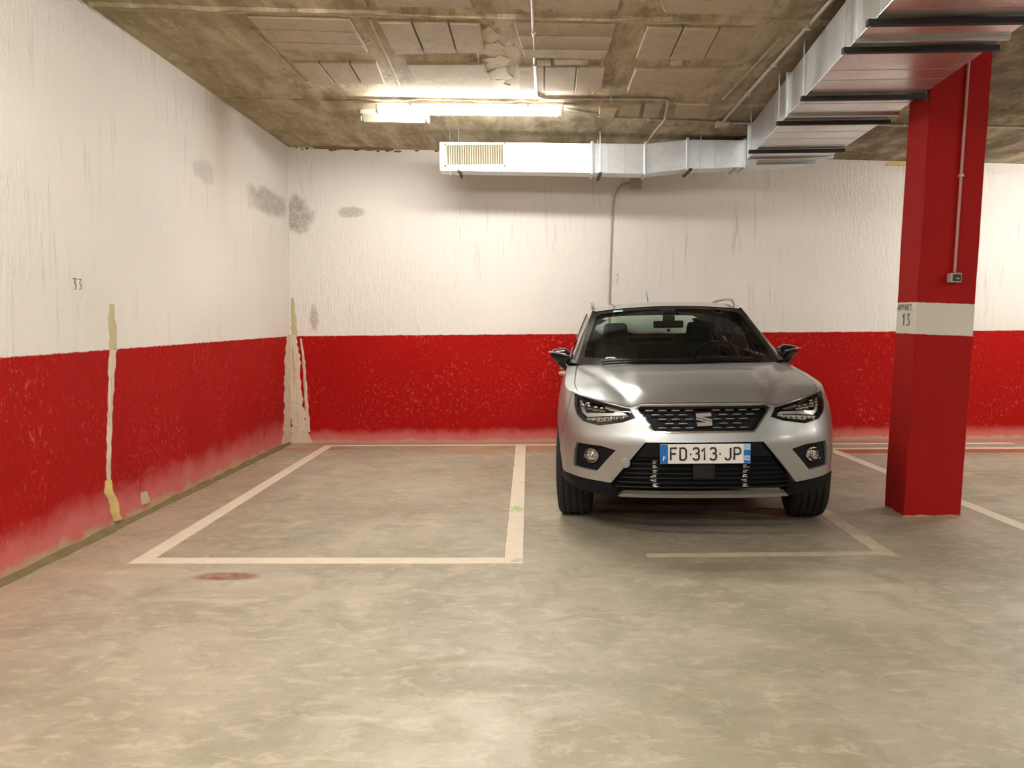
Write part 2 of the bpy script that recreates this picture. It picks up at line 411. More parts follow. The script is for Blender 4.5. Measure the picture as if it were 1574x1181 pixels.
# filler and foam streaks on the walls
def wall_strip(parent, name, mat, on_back, path, th=.006, seed=1):
    """path of (along, z, width); irregular edged slab standing proud of the wall"""
    random.seed(seed); P = []
    for i in range(len(path) - 1):
        n = max(1, int(abs(path[i + 1][1] - path[i][1]) / .035))
        for k in range(n): P.append(tuple(path[i][j] + (path[i + 1][j] - path[i][j]) * k / n for j in range(3)))
    P.append(path[-1]); m = MB(); rings = []
    for a, z, w in P:
        l = a - w / 2 * random.uniform(.7, 1.15); r = a + w / 2 * random.uniform(.7, 1.15)
        row = []
        for t, e in ((l, 0), (l + (r - l) * .25, th * random.uniform(.6, 1.2)), (l + (r - l) * .75, th * random.uniform(.6, 1.2)), (r, 0)):
            row.append((t, back_y(t) - e - .0005, z) if on_back else (left_x(t, z) + e + .0005, t, z))
        rings.append(row)
    vs = [v for r in rings for v in r]; fs = [(i * 4 + k, i * 4 + k + 1, i * 4 + k + 5, i * 4 + k + 4) for i in range(len(rings) - 1) for k in range(3)]
    m.add(vs, fs); return m.build(name, mat, parent, smooth=50)
wall_strip(WB, 'filler_streak', M_FILLER, True, [(-2.50, 0.0, .22), (-2.54, .4, .15), (-2.55, .9, .13), (-2.565, 1.16, .09)], .006, 2)
wall_strip(WB, 'filler_streak', M_FILLER, True, [(-2.42, 0.12, .05), (-2.435, .5, .035), (-2.45, .9, .03), (-2.475, 1.12, .02)], .004, 3)
wall_strip(WB, 'filler_streak', M_FILLER2, True, [(-2.54, 1.15, .08), (-2.545, 1.35, .06), (-2.55, 1.55, .03)], .004, 4)
wall_strip(WL, 'filler_streak', M_FILLER, False, [(8.74, 0.0, .34), (8.77, .4, .26), (8.79, .9, .22), (8.83, 1.16, .12)], .006, 5)
wall_strip(WL, 'filler_streak', M_FILLER, False, [(5.14, .30, .05), (5.18, .7, .07), (5.22, 1.0, .085), (5.245, 1.15, .10)], .008, 6)
wall_strip(WL, 'filler_streak', M_FILLER2, False, [(5.245, 1.15, .11), (5.24, 1.3, .09), (5.235, 1.43, .06)], .012, 7)
wall_strip(WL, 'foam_streak', M_FOAM, False, [(5.23, .05, .10), (5.20, .16, .11), (5.13, .26, .09), (5.13, .33, .06)], .022, 8)['label'] = 'yellow foam bulge at the foot of the streak'
wall_strip(WL, 'filler_streak', M_FILLER2, False, [(5.62, .07, .14), (5.60, .16, .10)], .012, 18)
# rough remains along the ceiling joint
random.seed(12)
for k in range(46):
    x = random.choice((-2.5, -2.5, -2.1)) + random.random() ** 1.6 * 1.2; r = random.uniform(.003, .015)
    if k % 2 == 0: m = MB(); m.ball((x, back_y(x) - .004, ceil_z(x, 8.88) - .004 - random.uniform(0, .022)), (r * random.uniform(1, 3.5), .008, r * .8), nu=7, nv=5); o = m.build('plaster_crumb', M_DARK if k < 12 else M_KERB, WB, smooth=80)
mb = MB(); mb.prism([(-2.27, 8.80, ceil_z(-2.27, 8.8) - .014), (-1.45, 8.80, ceil_z(-1.45, 8.8) - .014), (-1.45, 8.886, ceil_z(-1.45, 8.88) - .014), (-2.27, 8.87, ceil_z(-2.27, 8.87) - .014)],
         [(-2.27, 8.80, ceil_z(-2.27, 8.8) - .001), (-1.45, 8.80, ceil_z(-1.45, 8.8) - .001), (-1.45, 8.886, ceil_z(-1.45, 8.88) - .001), (-2.27, 8.87, ceil_z(-2.27, 8.87) - .001)])
mb.build('wood_sliver', plain('old_timber', srgb(150, 122, 72), .8, var=.2), CEIL)
wall_strip(WB, 'foam_seam', M_FOAM, True, [(3.78, 2.865, .30), (3.80, 2.905, .34)], .02, 9)

# block and rib pattern of the ceiling
BLOCKS= [[(-1.72, 5.151),(-1.083, 5.176),(-1.085, 5.386),(-1.721, 5.358)], [(-1.721, 5.358),(-1.085, 5.386),(-1.088, 5.608),(-1.721, 5.577)], [(-1.721, 5.577),(-1.088, 5.608),(-1.089, 5.769),(-1.721, 5.735)], [(-0.931, 5.201),(-0.725, 5.199),(-0.719, 5.781),(-0.924, 5.8)], [(-0.725, 5.199),(-0.502, 5.197),(-0.499, 5.76),(-0.719, 5.781)], [(-0.502, 5.197),(-0.31, 5.195),(-0.31, 5.743),(-0.499, 5.76)], [(-0.122, 5.177),(0.52, 5.191),(0.516, 5.413),(-0.101, 5.4)], [(-0.101, 5.4),(0.516, 5.413),(0.512, 5.655),(-0.079, 5.643)], [(-0.079, 5.643),(0.512, 5.655),(0.509, 5.819),(-0.064, 5.809)], [(0.694, 5.216),(0.912, 5.217),(0.92, 5.816),(0.693, 5.823)], [(0.912, 5.217),(1.13, 5.218),(1.146, 5.809),(0.92, 5.816)], [(1.13, 5.218),(1.335, 5.219),(1.358, 5.802),(1.146, 5.809)], [(-1.693, 6.016),(-1.496, 6.006),(-1.493, 6.537),(-1.674, 6.553)], [(-1.496, 6.006),(-1.276, 5.994),(-1.292, 6.519),(-1.493, 6.537)], [(-1.276, 5.994),(-1.082, 5.984),(-1.114, 6.503),(-1.292, 6.519)], [(-0.891, 6.016),(-0.328, 5.986),(-0.316, 6.178),(-0.892, 6.21)], [(-0.892, 6.21),(-0.316, 6.178),(-0.289, 6.588),(-0.894, 6.625)], [(-0.099, 6.03),(0.085, 6.016),(0.094, 6.622),(-0.095, 6.628)], [(0.085, 6.016),(0.311, 5.999),(0.327, 6.614),(0.094, 6.622)], [(0.311, 5.999),(0.51, 5.984),(0.534, 6.607),(0.327, 6.614)], [(0.709, 6.03),(1.32, 5.982),(1.314, 6.177),(0.711, 6.21)], [(0.711, 6.21),(1.314, 6.177),(1.3, 6.593),(0.716, 6.595)], [(0.019, 5.858),(0.137, 5.856),(0.143, 5.989),(0.029, 5.995)], [(0.137, 5.856),(0.398, 5.852),(0.397, 5.976),(0.143, 5.989)], [(0.922, 5.838),(1.026, 5.833),(1.036, 5.941),(0.948, 5.946)], [(0.55, 7.068),(0.706, 7.038),(0.706, 7.368),(0.563, 7.379)], [(0.717, 6.94),(0.883, 6.929),(0.913, 7.332),(0.732, 7.345)], [(0.904, 6.89),(1.047, 6.88),(1.063, 7.343),(0.943, 7.351)], [(-0.899, 4.741),(-0.344, 4.721),(-0.322, 4.975),(-0.897, 4.979)], [(-0.131, 4.713),(0.501, 4.69),(0.506, 4.98),(-0.113, 4.986)], [(0.657, 4.684),(1.327, 4.66),(1.387, 4.993),(0.749, 4.99)], [(1.15, 6.874),(1.437, 6.892),(1.471, 7.313),(1.183, 7.334)]]

random.seed(5)
for k, q in enumerate(BLOCKS):
    cx = sum(p[0] for p in q) / 4; cy = sum(p[1] for p in q) / 4; t = random.uniform(.016, .026)
    def ins(p, e):
        d = math.dist(p, (cx, cy)); return (p[0] + (cx - p[0]) * e / d, p[1] + (cy - p[1]) * e / d)
    a = [ins(p, .012) for p in q]; b = [ins(p, .020) for p in q]
    lv = [[(x, y, ceil_z(x, y) + .002) for x, y in a], [(x, y, ceil_z(x, y) - t * .6) for x, y in a], [(x, y, ceil_z(x, y) - t) for x, y in b]]
    m = MB(); m.add(lv[0] + lv[1] + lv[2], [(i, (i + 1) % 4, (i + 1) % 4 + 4, i + 4) for i in range(4)] + [(i + 4, (i + 1) % 4 + 4, (i + 1) % 4 + 8, i + 8) for i in range(4)] + [(8, 9, 10, 11)])
    m.build('ceiling_block', M_PALE if k in (24, 25) else M_BLOCK, CEIL)
def ridge(name, pts, w, h, mat, seed=1):
    random.seed(seed); P = []
    for i in range(len(pts) - 1):
        n = max(1, int(math.dist(pts[i], pts[i + 1]) / .09))
        P += [(pts[i][0] + (pts[i + 1][0] - pts[i][0]) * k / n, pts[i][1] + (pts[i + 1][1] - pts[i][1]) * k / n) for k in range(n)]
    P.append(pts[-1]); rows = []
    along_x = abs(pts[-1][0] - pts[0][0]) > abs(pts[-1][1] - pts[0][1])
    for x, y in P:
        ww = w * random.uniform(.6, 1.2); hh = h * random.uniform(.6, 1.2); row = []
        for e, d in ((-1, -.001), (-.35, hh), (.35, hh), (1, -.001)):
            px, py = (x, y + e * ww / 2) if along_x else (x + e * ww / 2, y); row.append((px, py, ceil_z(px, py) - d))
        rows.append(row)
    m = MB(); m.add([v for r in rows for v in r], [(i * 4 + k, i * 4 + k + 1, i * 4 + k + 5, i * 4 + k + 4) for i in range(len(rows) - 1) for k in range(3)])
    m.build(name, mat, CEIL)
ridge('casting_ridge', [(-2.6, 5.03), (-1.87, 5.075), (-.99, 5.09), (-.45, 5.12), (1.08, 5.13), (5.5, 5.2)], .045, .022, M_CEIL, 1)
ridge('casting_ridge', [(-2.6, 5.09), (-1.87, 5.135), (-.99, 5.15), (1.08, 5.19)], .02, .012, M_PALE, 2)
ridge('casting_ridge', [(-2.56, 6.93), (-1.92, 6.96), (-1.1, 6.93), (1.2, 6.90), (5.5, 7.1)], .04, .02, M_CEIL, 3)
ridge('casting_ridge', [(-2.55, 6.99), (-1.92, 7.02), (-1.2, 7.0)], .010, .008, M_KERB, 4)
for x0, x1, y0, y1, s in [(-.98, -1.02, 5.2, 6.6, 11), (-.99, -.96, 3.2, 5.0, 12), (-1.76, -1.72, 5.4, 6.5, 13), (.49, .47, 5.9, 6.7, 14), (1.55, 1.50, 5.4, 6.8, 15), (-.36, -.38, 5.2, 6.6, 16)]:
    ridge('mortar_seam', [(x0, y0), (x1, y1)], .022, .009, M_PALE, s)
# loose mortar skins spread over the rib between the blocks
random.seed(21)
for k in range(5):
    x = -.27 + random.uniform(-.03, .03); y = 5.45 + k * .27
    pts = [(x + .085 * (1 + .45 * random.uniform(-1, 1)) * math.cos(a), y + .15 * (1 + .4 * random.uniform(-1, 1)) * math.sin(a)) for a in [i * math.pi / 7 for i in range(14)]]
    m = MB(); m.prism([(a, b, ceil_z(a, b) - .004) for a, b in pts], [(a, b, ceil_z(a, b) + .001) for a, b in pts]); m.build('mortar_skin', M_PALE, CEIL)

# ------------------------------------------------------------------ column
N = Nodes('column_paint'); X, Y, Z = N.xyz()
zb = N.math('ADD', N.math('ADD', Z, N.math('MULTIPLY', N.math('SUBTRACT', X, 2.42), .05)), N.math('MULTIPLY', N.math('SUBTRACT', N.noise(22, 4), .5), .012))
red = N.mix(N.noise(2.4, 4), srgb(150, 6, 2), srgb(166, 10, 4))
red = N.mix(N.step(N.noise(9, 5, .7), .66, .76, 0, .35), red, srgb(196, 60, 60))
c = N.mix(N.math('MULTIPLY', N.step(zb, 1.200, 1.205), N.step(zb, 1.404, 1.409, 1, 0)), red, N.mix(N.noise(3, 4), srgb(206, 200, 186), srgb(222, 216, 204)))
zl = N.math('ADD', Z, N.math('MULTIPLY', N.math('SUBTRACT', N.noise(20, 5, .7), .5), -.05))
c = N.mix(N.step(zl, .004, .016, 1, 0), c, srgb(206, 160, 140))
N.b.inputs['Specular IOR Level'].default_value = .25; M_COL = N.fin(c, .7, N.bump(N.noise(26, 5, .6), .35, .01))
bot = [(2.415, 5.478), (2.792, 5.492), (2.797, 5.80), (2.419, 5.786)]
top = [(x + .103, y) for x, y in bot]
mb = MB(); prev = None; rings = []
random.seed(4)
for k in range(13):
    t = k / 12; z = t * 3.06
    rings.append([(b[0] + (a[0] - b[0]) * t + random.uniform(-.002, .002), b[1] + random.uniform(-.002, .002), z) for a, b in zip(top, bot)])
for k in range(12):
    mb.add(rings[k] + rings[k + 1], [(i, (i + 1) % 4, (i + 1) % 4 + 4, i + 4) for i in range(4)])
mb.add(rings[-1], [(0, 1, 2, 3)]); mb.add(rings[0], [(3, 2, 1, 0)])
COLM = mb.build('concrete_column', M_COL, bevel=.006)
tag(COLM, 'square red concrete column with a white band, right of the car', 'column')
# marker lettering on the narrow left face of the column: APPART. / 13
def on_col_left(y0, z0, tilt=.034):
    # local x runs towards the viewer's right (-Y), local y up
    return Matrix(((0, tilt, -1, 2.415 + tilt * z0 - .0015), (-1, 0, 0, y0), (0, 1, 0, z0), (0, 0, 0, 1)))
L = {'A': [[(0, 0), (.5, 1), (1, 0)], [(.2, .4), (.8, .4)]], 'P': [[(0, 0), (0, 1), (.8, .95), (.85, .6), (.0, .5)]], 'R': [[(0, 0), (0, 1), (.8, .95), (.8, .6), (0, .5), (.9, 0)]],
     'T': [[(.5, 0), (.5, 1)], [(0, 1), (1, 1)]], '.': [[(.1, 0), (.25, .03)]], '1': [[(.1, .7), (.55, 1), (.55, 0)]], '3': [[(0, .95), (.8, 1), (.3, .6), (.85, .4), (.75, .05), (0, 0)]]}
def scribble(txt, h, w, gap, M, name, mat, parent, r):
    st = []; x = 0; tot = len(txt) * (w + gap) - gap
    for chh in txt:
        for s in L[chh]: st.append([(x - tot / 2 + a * w, b * h - h / 2) for a, b in s])
        x += w + gap
    return stroke_mesh(st, r, M, name, mat, parent)
scribble('APPART.', .038, .024, .012, on_col_left(5.635, 1.372), 'marker_lettering', M_PENCIL2, COLM, .0022)
scribble('13', .075, .045, .025, on_col_left(5.62, 1.292), 'marker_lettering', M_PENCIL2, COLM, .0032)
# 33 on the left wall
ML = Matrix(((0, 0, 1, left_x(4.86, 1.54) + .002), (1, 0, 0, 4.86), (0, 1, 0, 1.54), (0, 0, 0, 1)))
L['3'] = [[(-.1, 1.0), (.9, 1.0)], [(.85, .98), (.35, .62), (.8, .5), (.75, .1), (.2, .0)]]
scribble('33', .062, .038, .016, ML, 'marker_number', M_PENCIL, WL, .0022)
L['2'] = [[(0, .8), (.5, 1), (.8, .7), (.2, .1), (.8, 0)]]
MBK = Matrix(((1, 0, 0, .885), (0, 0, -1, back_y(.885) - .002), (0, 1, 0, 1.72), (0, 0, 0, 1)))
scribble('2', .11, .05, .01, MBK, 'marker_scrawl', M_PENCIL2, WB, .0022)

# ------------------------------------------------------------------ ducts
def duct_material():
    N = Nodes('galvanised_sheet'); sp = N.voronoi(26); n = N.noise(2.5, 5, .6)
    c = N.mix(N.step(sp, .1, .6), (.66, .69, .70, 1), (.74, .76, .77, 1)); c = N.mix(N.step(n, .4, .7, 0, .35), c, (.55, .60, .62, 1))
    return N.fin(c, N.step(n, .3, .7, .28, .40), N.bump(N.noise(2, 1), .03, .02), .92)
M_DUCT = duct_material()
M_FLANGE = plain('galvanised_flange', (.62, .65, .66), .35, .9)
M_BAR = plain('black_hanger_bar', (.02, .018, .02), .6)
M_ROD = plain('threaded_rod', (.55, .55, .52), .4, .8)
M_GRILLE = plain('vent_white_metal', srgb(200, 198, 186), .45)

D1 = empty('ventilation_duct', (0, 8.0, 2.7), label='narrow galvanised duct with a slotted vent, running along the back wall', cat='duct')
D1inv = Matrix.Translation((0, -8.0, -2.7))
def loc(mb, inv):
    mb.v = [tuple(inv @ Vector(v)) for v in mb.v]; return mb
dzb = lambda x: 2.706 - .0285 * (x + .87); dzt = lambda x: 2.972 - .0225 * (x + .87)
def duct1(x0, x1, y0=8.0, y1=8.22, zb=None, zt=None):
    m = MB(); a = (zb or dzb)(x0), (zt or dzt)(x0); b = (zb or dzb)(x1), (zt or dzt)(x1)
    m.prism([(x0, y0, a[0]), (x0, y1, a[0]), (x0, y1, a[1]), (x0, y0, a[1])], [(x1, y0, b[0]), (x1, y1, b[0]), (x1, y1, b[1]), (x1, y0, b[1])]); return m
for x0, x1 in [(-.872, -.30), (-.298, .555), (.557, 1.05)]:
    loc(duct1(x0, x1), D1inv).build('duct_section', M_DUCT, D1, bevel=.004)
m = MB(); m.prism([(1.052, 8.0, 2.652), (1.052, 8.22, 2.652), (1.052, 8.22, 2.928), (1.052, 8.0, 2.928)], [(1.44, 8.0, 2.690), (1.44, 8.24, 2.690), (1.44, 8.24, 2.962), (1.44, 8.0, 2.962)])
loc(m, D1inv).build('duct_transition', M_DUCT, D1, bevel=.004)
m = MB(); m.prism([(1.442, 8.0, 2.690), (1.442, 8.24, 2.690), (1.442, 8.24, 2.962), (1.442, 8.0, 2.962)], [(1.98, 8.0, 2.70), (1.98, 8.24, 2.70), (1.98, 8.24, 2.95), (1.98, 8.0, 2.95)])
loc(m, D1inv).build('duct_section', M_DUCT, D1, bevel=.004)
for x in (.556, 1.051, 1.441, 1.965):
    zb_, zt_ = (dzb(x), dzt(x)) if x < 1.1 else (2.690, 2.962) if x < 1.6 else (2.70, 2.95)
    m = MB(); m.box((x, 8.11, (zb_ + zt_) / 2), (.012, .137, (zt_ - zb_) / 2 + .014)); loc(m, D1inv).build('duct_flange', M_FLANGE, D1, bevel=.003)
for x in (.36, .44, .70, .86, 1.70): # standing seams
    m = MB(); zb_, zt_ = (dzb(x), dzt(x)) if x < 1.1 else (2.695, 2.955)
    m.box((x, 8.0, (zb_ + zt_) / 2), (.004, .004, (zt_ - zb_) / 2 - .004)); loc(m, D1inv).build('duct_seam', M_FLANGE, D1)
V = empty('vent_grille', (0, 0, 0)); V.parent = D1
m = MB()
gx0, gx1 = -.815, -.265
for (cx, cz, hx, hz) in [(-.54, 2.945, .285, .010), (-.54, 2.745, .285, .010), (gx0 - .005, 2.845, .010, .11), (gx1 + .005, 2.845, .010, .11)]: m.box((cx, 7.992, cz - .009 * (cx + .54)), (hx, .010, hz))
loc(m, D1inv).build('vent_frame', M_GRILLE, V)
m = MB(); m.box((-.54, 7.9985, 2.845), (.272, .001, .094)); loc(m, D1inv).build('vent_backing', M_KERB, V)
sl = None
for k in range(25):
    x = gx0 + .011 + k * (gx1 - gx0 - .022) / 24
    if sl is None:
        m = MB(); m.box((0, 0, 0), (.0055, .007, .096)); sl = m.build('vent_slat', plain('vent_slat_metal', srgb(164, 158, 140), .5), V); o = sl
    else: o = sl.copy(); COL.objects.link(o); o.name = 'vent_slat'
    o.location = (x, -.010, .145); o.rotation_euler.z = .5
for x in (-.72, .60):   # trapeze hangers under the duct
    m = MB(); m.box((x + .03, 8.11, dzb(x) - .014), (.012, .19, .011)); loc(m, D1inv).build('hanger_bar', M_BAR, D1)
m = MB(); m.box((1.46, 8.11, 2.675), (.012, .19, .011)); loc(m, D1inv).build('hanger_bar', M_BAR, D1)
m = MB(); m.box((1.90, 8.11, 2.685), (.010, .17, .009)); loc(m, D1inv).build('hanger_bar', M_FLANGE, D1)
for x in (-.72, -.80, .60, 1.53):
    for y in (7.975, 8.26):
        m = MB(); zt = ceil_z(x, y); m.tube([(x + .03, y, 2.66), (x + .03, y, zt)], .0035, 6); loc(m, D1inv).build('hanger_rod', M_ROD, D1)

D2 = empty('ventilation_duct', (2.1, 5.5, 2.7), label='wide galvanised duct running from the foreground to the back wall, left of the column', cat='duct')
D2inv = Matrix.Translation((-2.1, -5.5, -2.7))
lx = lambda y: lin([(-3, 1.03), (4.07, 1.60), (4.47, 1.635), (5.425, 1.726), (7.13, 1.833), (7.7, 1.92)], y)
rx = lambda y: lin([(-3, 1.80), (4.5, 2.366), (5.48, 2.455), (6.15, 2.505), (7.18, 2.565), (7.8, 2.63)], y)
ZB2, ZT2 = 2.70, 2.965
ztop = lambda y: ZT2
def d2sec(y0, y1, name='duct_section'):
    m = MB(); n = 2
    A = [(lx(y0), y0, ZB2), (rx(y0), y0 + .02, ZB2), (rx(y0), y0 + .02, ztop(y0)), (lx(y0), y0, ztop(y0))]
    B = [(lx(y1), y1, ZB2), (rx(y1), y1 + .02, ZB2), (rx(y1), y1 + .02, ztop(y1)), (lx(y1), y1, ztop(y1))]
    m.prism(A, B); return loc(m, D2inv).build(name, M_DUCT, D2, bevel=.004)
fl = [-1.5, .0, 1.45, 2.9, 4.345, 5.93, 7.50]
for a, b in zip(fl[:-1], fl[1:]): d2sec(a + .003, b - .003)
for y in fl[1:]:
    m = MB(); cx = (lx(y) + rx(y)) / 2; m.box((cx, y + .01, (ZB2 + ztop(y)) / 2), ((rx(y) - lx(y)) / 2 + .018, .013, (ztop(y) - ZB2) / 2 + .018))
    loc(m, D2inv).build('duct_flange', M_FLANGE, D2, bevel=.003)
for y in (3.95, 4.15, 4.9, 5.1, 5.3, 5.65, 6.5, 6.75, 7.0):   # cross-break seams on the underside
    m = MB(); m.box(((lx(y) + rx(y)) / 2, y, ZB2), ((rx(y) - lx(y)) / 2 - .004, .002, .0015)); loc(m, D2inv).build('duct_seam', M_FLANGE, D2)
for y in (1.2, 3.2, 4.07, 4.48, 5.44, 6.12, 7.15):
    m = MB(); m.box(((lx(y) + rx(y)) / 2 - .01, y, ZB2 - .019), ((rx(y) - lx(y)) / 2 + .03, .017, .014)); loc(m, D2inv).build('hanger_bar', M_BAR, D2)
    for x in (lx(y) - .025, rx(y) + .012):
        m = MB(); m.tube([(x, y, ZB2 - .04), (x, y, ceil_z(x, y))], .0035, 6); loc(m, D2inv).build('hanger_rod', M_ROD, D2)
# elbow: quarter sweep from the wide duct to the one along the wall
m = MB(); cx, cy = 1.985, 7.60; ns = 10; bot_ = [(1.985, 7.51)]; 
outer = [(2.62 - (1 - math.cos(a)) * .635, 7.55 + math.sin(a) * .69) for a in [i * math.pi / 2 / ns for i in range(ns + 1)]]
poly = [(1.905, 7.515), (2.62, 7.535)] + outer + [(1.985, 8.0), (1.96, 7.85), (1.925, 7.7)]
m.prism([(x, y, 2.70) for x, y in poly], [(x, y, 2.955) for x, y in poly]); loc(m, D2inv).build('duct_elbow', M_DUCT, D2, smooth=30)
m = MB(); m.box((2.27, 7.72, 2.683), (.26, .014, .012)); loc(m, D2inv).build('hanger_bar', M_FLANGE, D2)

# ------------------------------------------------------------------ light fittings
N = Nodes('lamp_glow'); N.b.inputs['Base Color'].default_value = (.9, .9, .88, 1); N.b.inputs['Emission Color'].default_value = (1.0, .975, .93, 1); N.b.inputs['Emission Strength'].default_value = LAMP_STRENGTH
M_GLOW = N.m
M_LAMPW = plain('lamp_housing', srgb(190, 182, 160), .5)
M_CLEAR = plain('ribbed_diffuser', srgb(150, 146, 130), .25, bscale=80, bstr=.1)
def make_lamp():
    r = empty('ceiling_light'); m = MB(); m.box((0, 0, -.018), (.765, .060, .018)); m.build('lamp_housing', M_LAMPW, r, bevel=.005)
    m = MB(); m.add([(-.745, -.052, -.036), (.745, -.052, -.036), (.745, .052, -.036), (-.745, .052, -.036), (-.725, -.040, -.098), (.725, -.040, -.098), (.725, .040, -.098), (-.725, .040, -.098)],
                    [(0, 1, 5, 4), (1, 2, 6, 5), (2, 3, 7, 6), (3, 0, 4, 7), (4, 5, 6, 7)]); m.build('lamp_diffuser', M_GLOW, r)
    for x in (-.757, .757):
        m = MB(); m.box((x, 0, -.062), (.011, .050, .032)); m.build('end_cap', M_LAMPW, r, bevel=.003)
    for x in (-.48, .03, .48):
        m = MB(); m.box((x, -.058, -.040), (.014, .006, .014)); m.build('clip', M_LAMPW, r)
    return r
lamp = make_lamp(); lamp.location = (-.51, 7.0, ceil_z(-.51, 7.0) - .003); lamp.rotation_euler = (0, .031, -.03)
tag(lamp, 'lit long fluorescent batten light in front of the vent, glowing white', 'ceiling light', 'ceiling batten lights')
for i, (x, y, lb) in enumerate([(-1.2, 2.5, 'batten light over the lane just in front of the left bay'), (-.4, .5, 'unseen batten light added behind the camera on the left to brighten the floor'), (6.4, 3.4, 'batten light over the lane right of the column'),  # unseen lamps; the left one behind the camera added to brighten the floor
                                (6.4, -.4, 'batten light behind the camera on the right'), (5.4, 7.2, 'batten light over the far right bay beyond the column'), (1.6, -3.0, 'batten light at the far end behind the camera'), (8.8, 3.0, 'batten light by the far right wall')]):
    c = copy_tree(lamp); c.location = (x, y, ceil_z(x, y) - .003); tag(c, lb, 'ceiling light', 'ceiling batten lights')
e = empty('emergency_light', (-1.175, 7.33, ceil_z(-1.175, 7.33) - .002), label='short unlit clear-covered light just left of the glowing batten', cat='ceiling light'); e.rotation_euler = (0, .032, -.02)
m = MB(); m.box((0, 0, -.02), (.29, .055, .02)); m.build('lamp_housing', M_LAMPW, e, bevel=.005)
m = MB(); m.add([(-.275, -.05, -.04), (.275, -.05, -.04), (.275, .05, -.04), (-.275, .05, -.04), (-.265, -.038, -.105), (.265, -.038, -.105), (.265, .038, -.105), (-.265, .038, -.105)], [(0, 1, 5, 4), (1, 2, 6, 5), (2, 3, 7, 6), (3, 0, 4, 7), (4, 5, 6, 7)]); m.build('cover', M_CLEAR, e, bevel=.004)
for x in (-.285, .285): m = MB(); m.ball((x, 0, -.07), (.018, .05, .036)); m.build('end_cap', M_CLEAR, e, smooth=60)

# ------------------------------------------------------------------ conduits and boxes
M_PIPE = plain('grey_conduit', srgb(188, 180, 166), .45); M_PIPE2 = plain('white_conduit', srgb(206, 202, 204), .45)
M_BOX = plain('grey_junction_box', srgb(176, 168, 154), .5); M_CLIP = plain('pipe_clip', srgb(196, 190, 178), .5)
def rounded(pts, r=.06, n=5):
    out = [Vector(pts[0])]
    for i in range(1, len(pts) - 1):
        p = Vector(pts[i]); a = (Vector(pts[i - 1]) - p); b = (Vector(pts[i + 1]) - p); k = min(r, a.length * .4, b.length * .4)
        a = p + a.normalized() * k; b = p + b.normalized() * k
        out += [a * (1 - t) ** 2 + p * 2 * t * (1 - t) + b * t * t for t in [j / n for j in range(n + 1)]]
    out.append(Vector(pts[-1])); return out
def conduit(pts, r, mat, label, clips=(), bend=.06, hang=True):
    o0 = Vector(pts[0]); root = empty('conduit', o0, label=label, cat='pipe', group='surface conduits')
    m = MB(); m.tube([p - o0 for p in rounded(pts, bend)], r, 8); m.build('pipe', mat, root, smooth=60)
    for (x, y, z, ax) in clips:
        m = MB(); h = [r * 1.5] * 3; h[ax] = .008; m.box(Vector((x, y, z)) - o0, h); m.build('pipe_clip', M_CLIP, root, bevel=.002)
    return root
cz = lambda x, y, r=.012: (x, y, ceil_z(x, y) - r)
conduit([cz(-.03, 2.2), cz(.003, 4.887), cz(.031, 6.76), cz(.10, 6.79)], .011, M_PIPE2, 'pale conduit on the ceiling running from the foreground to the batten light', [cz(.01, 5.35) + (1,), cz(.02, 5.98) + (1,)])
conduit([cz(.07, 6.83), cz(1.07, 6.785), cz(1.13, 7.34, .036), cz(1.11, 7.6, .036), cz(1.10, 8.62), (1.09, 8.88, 2.95), (1.085, 8.90, 2.76)], .011, M_PIPE, 'conduit stepping right along the ceiling, then back over the narrow duct', [cz(.62, 6.80) + (0,)], .05)
conduit([cz(.27, 7.12), cz(.75, 7.40), cz(1.50, 7.46), cz(1.60, 7.48)], .010, M_PIPE, 'conduit from the batten light to the ceiling junction box', [cz(1.0, 7.42) + (0,)], .1)
conduit([cz(1.642, 7.42), cz(1.641, 4.823), cz(1.640, 2.4)], .013, M_PIPE, 'long conduit left of the wide duct, running into the foreground', [cz(1.641, 5.2) + (1,), cz(1.641, 5.9) + (1,), cz(1.641, 6.6) + (1,)])
conduit([cz(1.70, 7.49), cz(2.4, 7.47), cz(3.9, 7.46), cz(8.0, 7.55)], .010, M_PIPE, 'conduit crossing the ceiling behind the column towards the right', [cz(3.2, 7.46) + (0,)])
def jbox(name, c, h, label, dark=False, mat=None):
    o = empty(name, c, label=label, cat='box'); m = MB(); m.box((0, 0, 0), h); m.build('box_body', mat or M_BOX, o, bevel=.006)
    m = MB(); m.box((0, -h[1] - .002, 0) if h[1] < h[2] else (0, 0, -h[2] - .002), (h[0] * .9, .003, h[2] * .9) if h[1] < h[2] else (h[0] * .9, h[1] * .9, .003)); m.build('lid', mat or M_BOX, o, bevel=.001)
    return o
jbox('junction_box', (1.645, 7.48, ceil_z(1.645, 7.48) - .024), (.055, .05, .022), 'small square junction box on the ceiling beside the wide duct')
jbox('junction_box', (1.075, back_y(1.075) - .026, 2.705), (.055, .024, .055), 'junction box on the back wall under the narrow duct')
wy = lambda x: back_y(x) - .012
conduit([(1.02, wy(1.0), 2.715), (.93, wy(.9), 2.70), (.862, wy(.86), 2.60), (.83, wy(.83), 2.389), (.80, wy(.8), 1.50), (.79, wy(.79), .9)], .010, M_BOX, 'grey conduit bending down the back wall behind the car', [(.831, wy(.83), 2.36, 2)], .12)
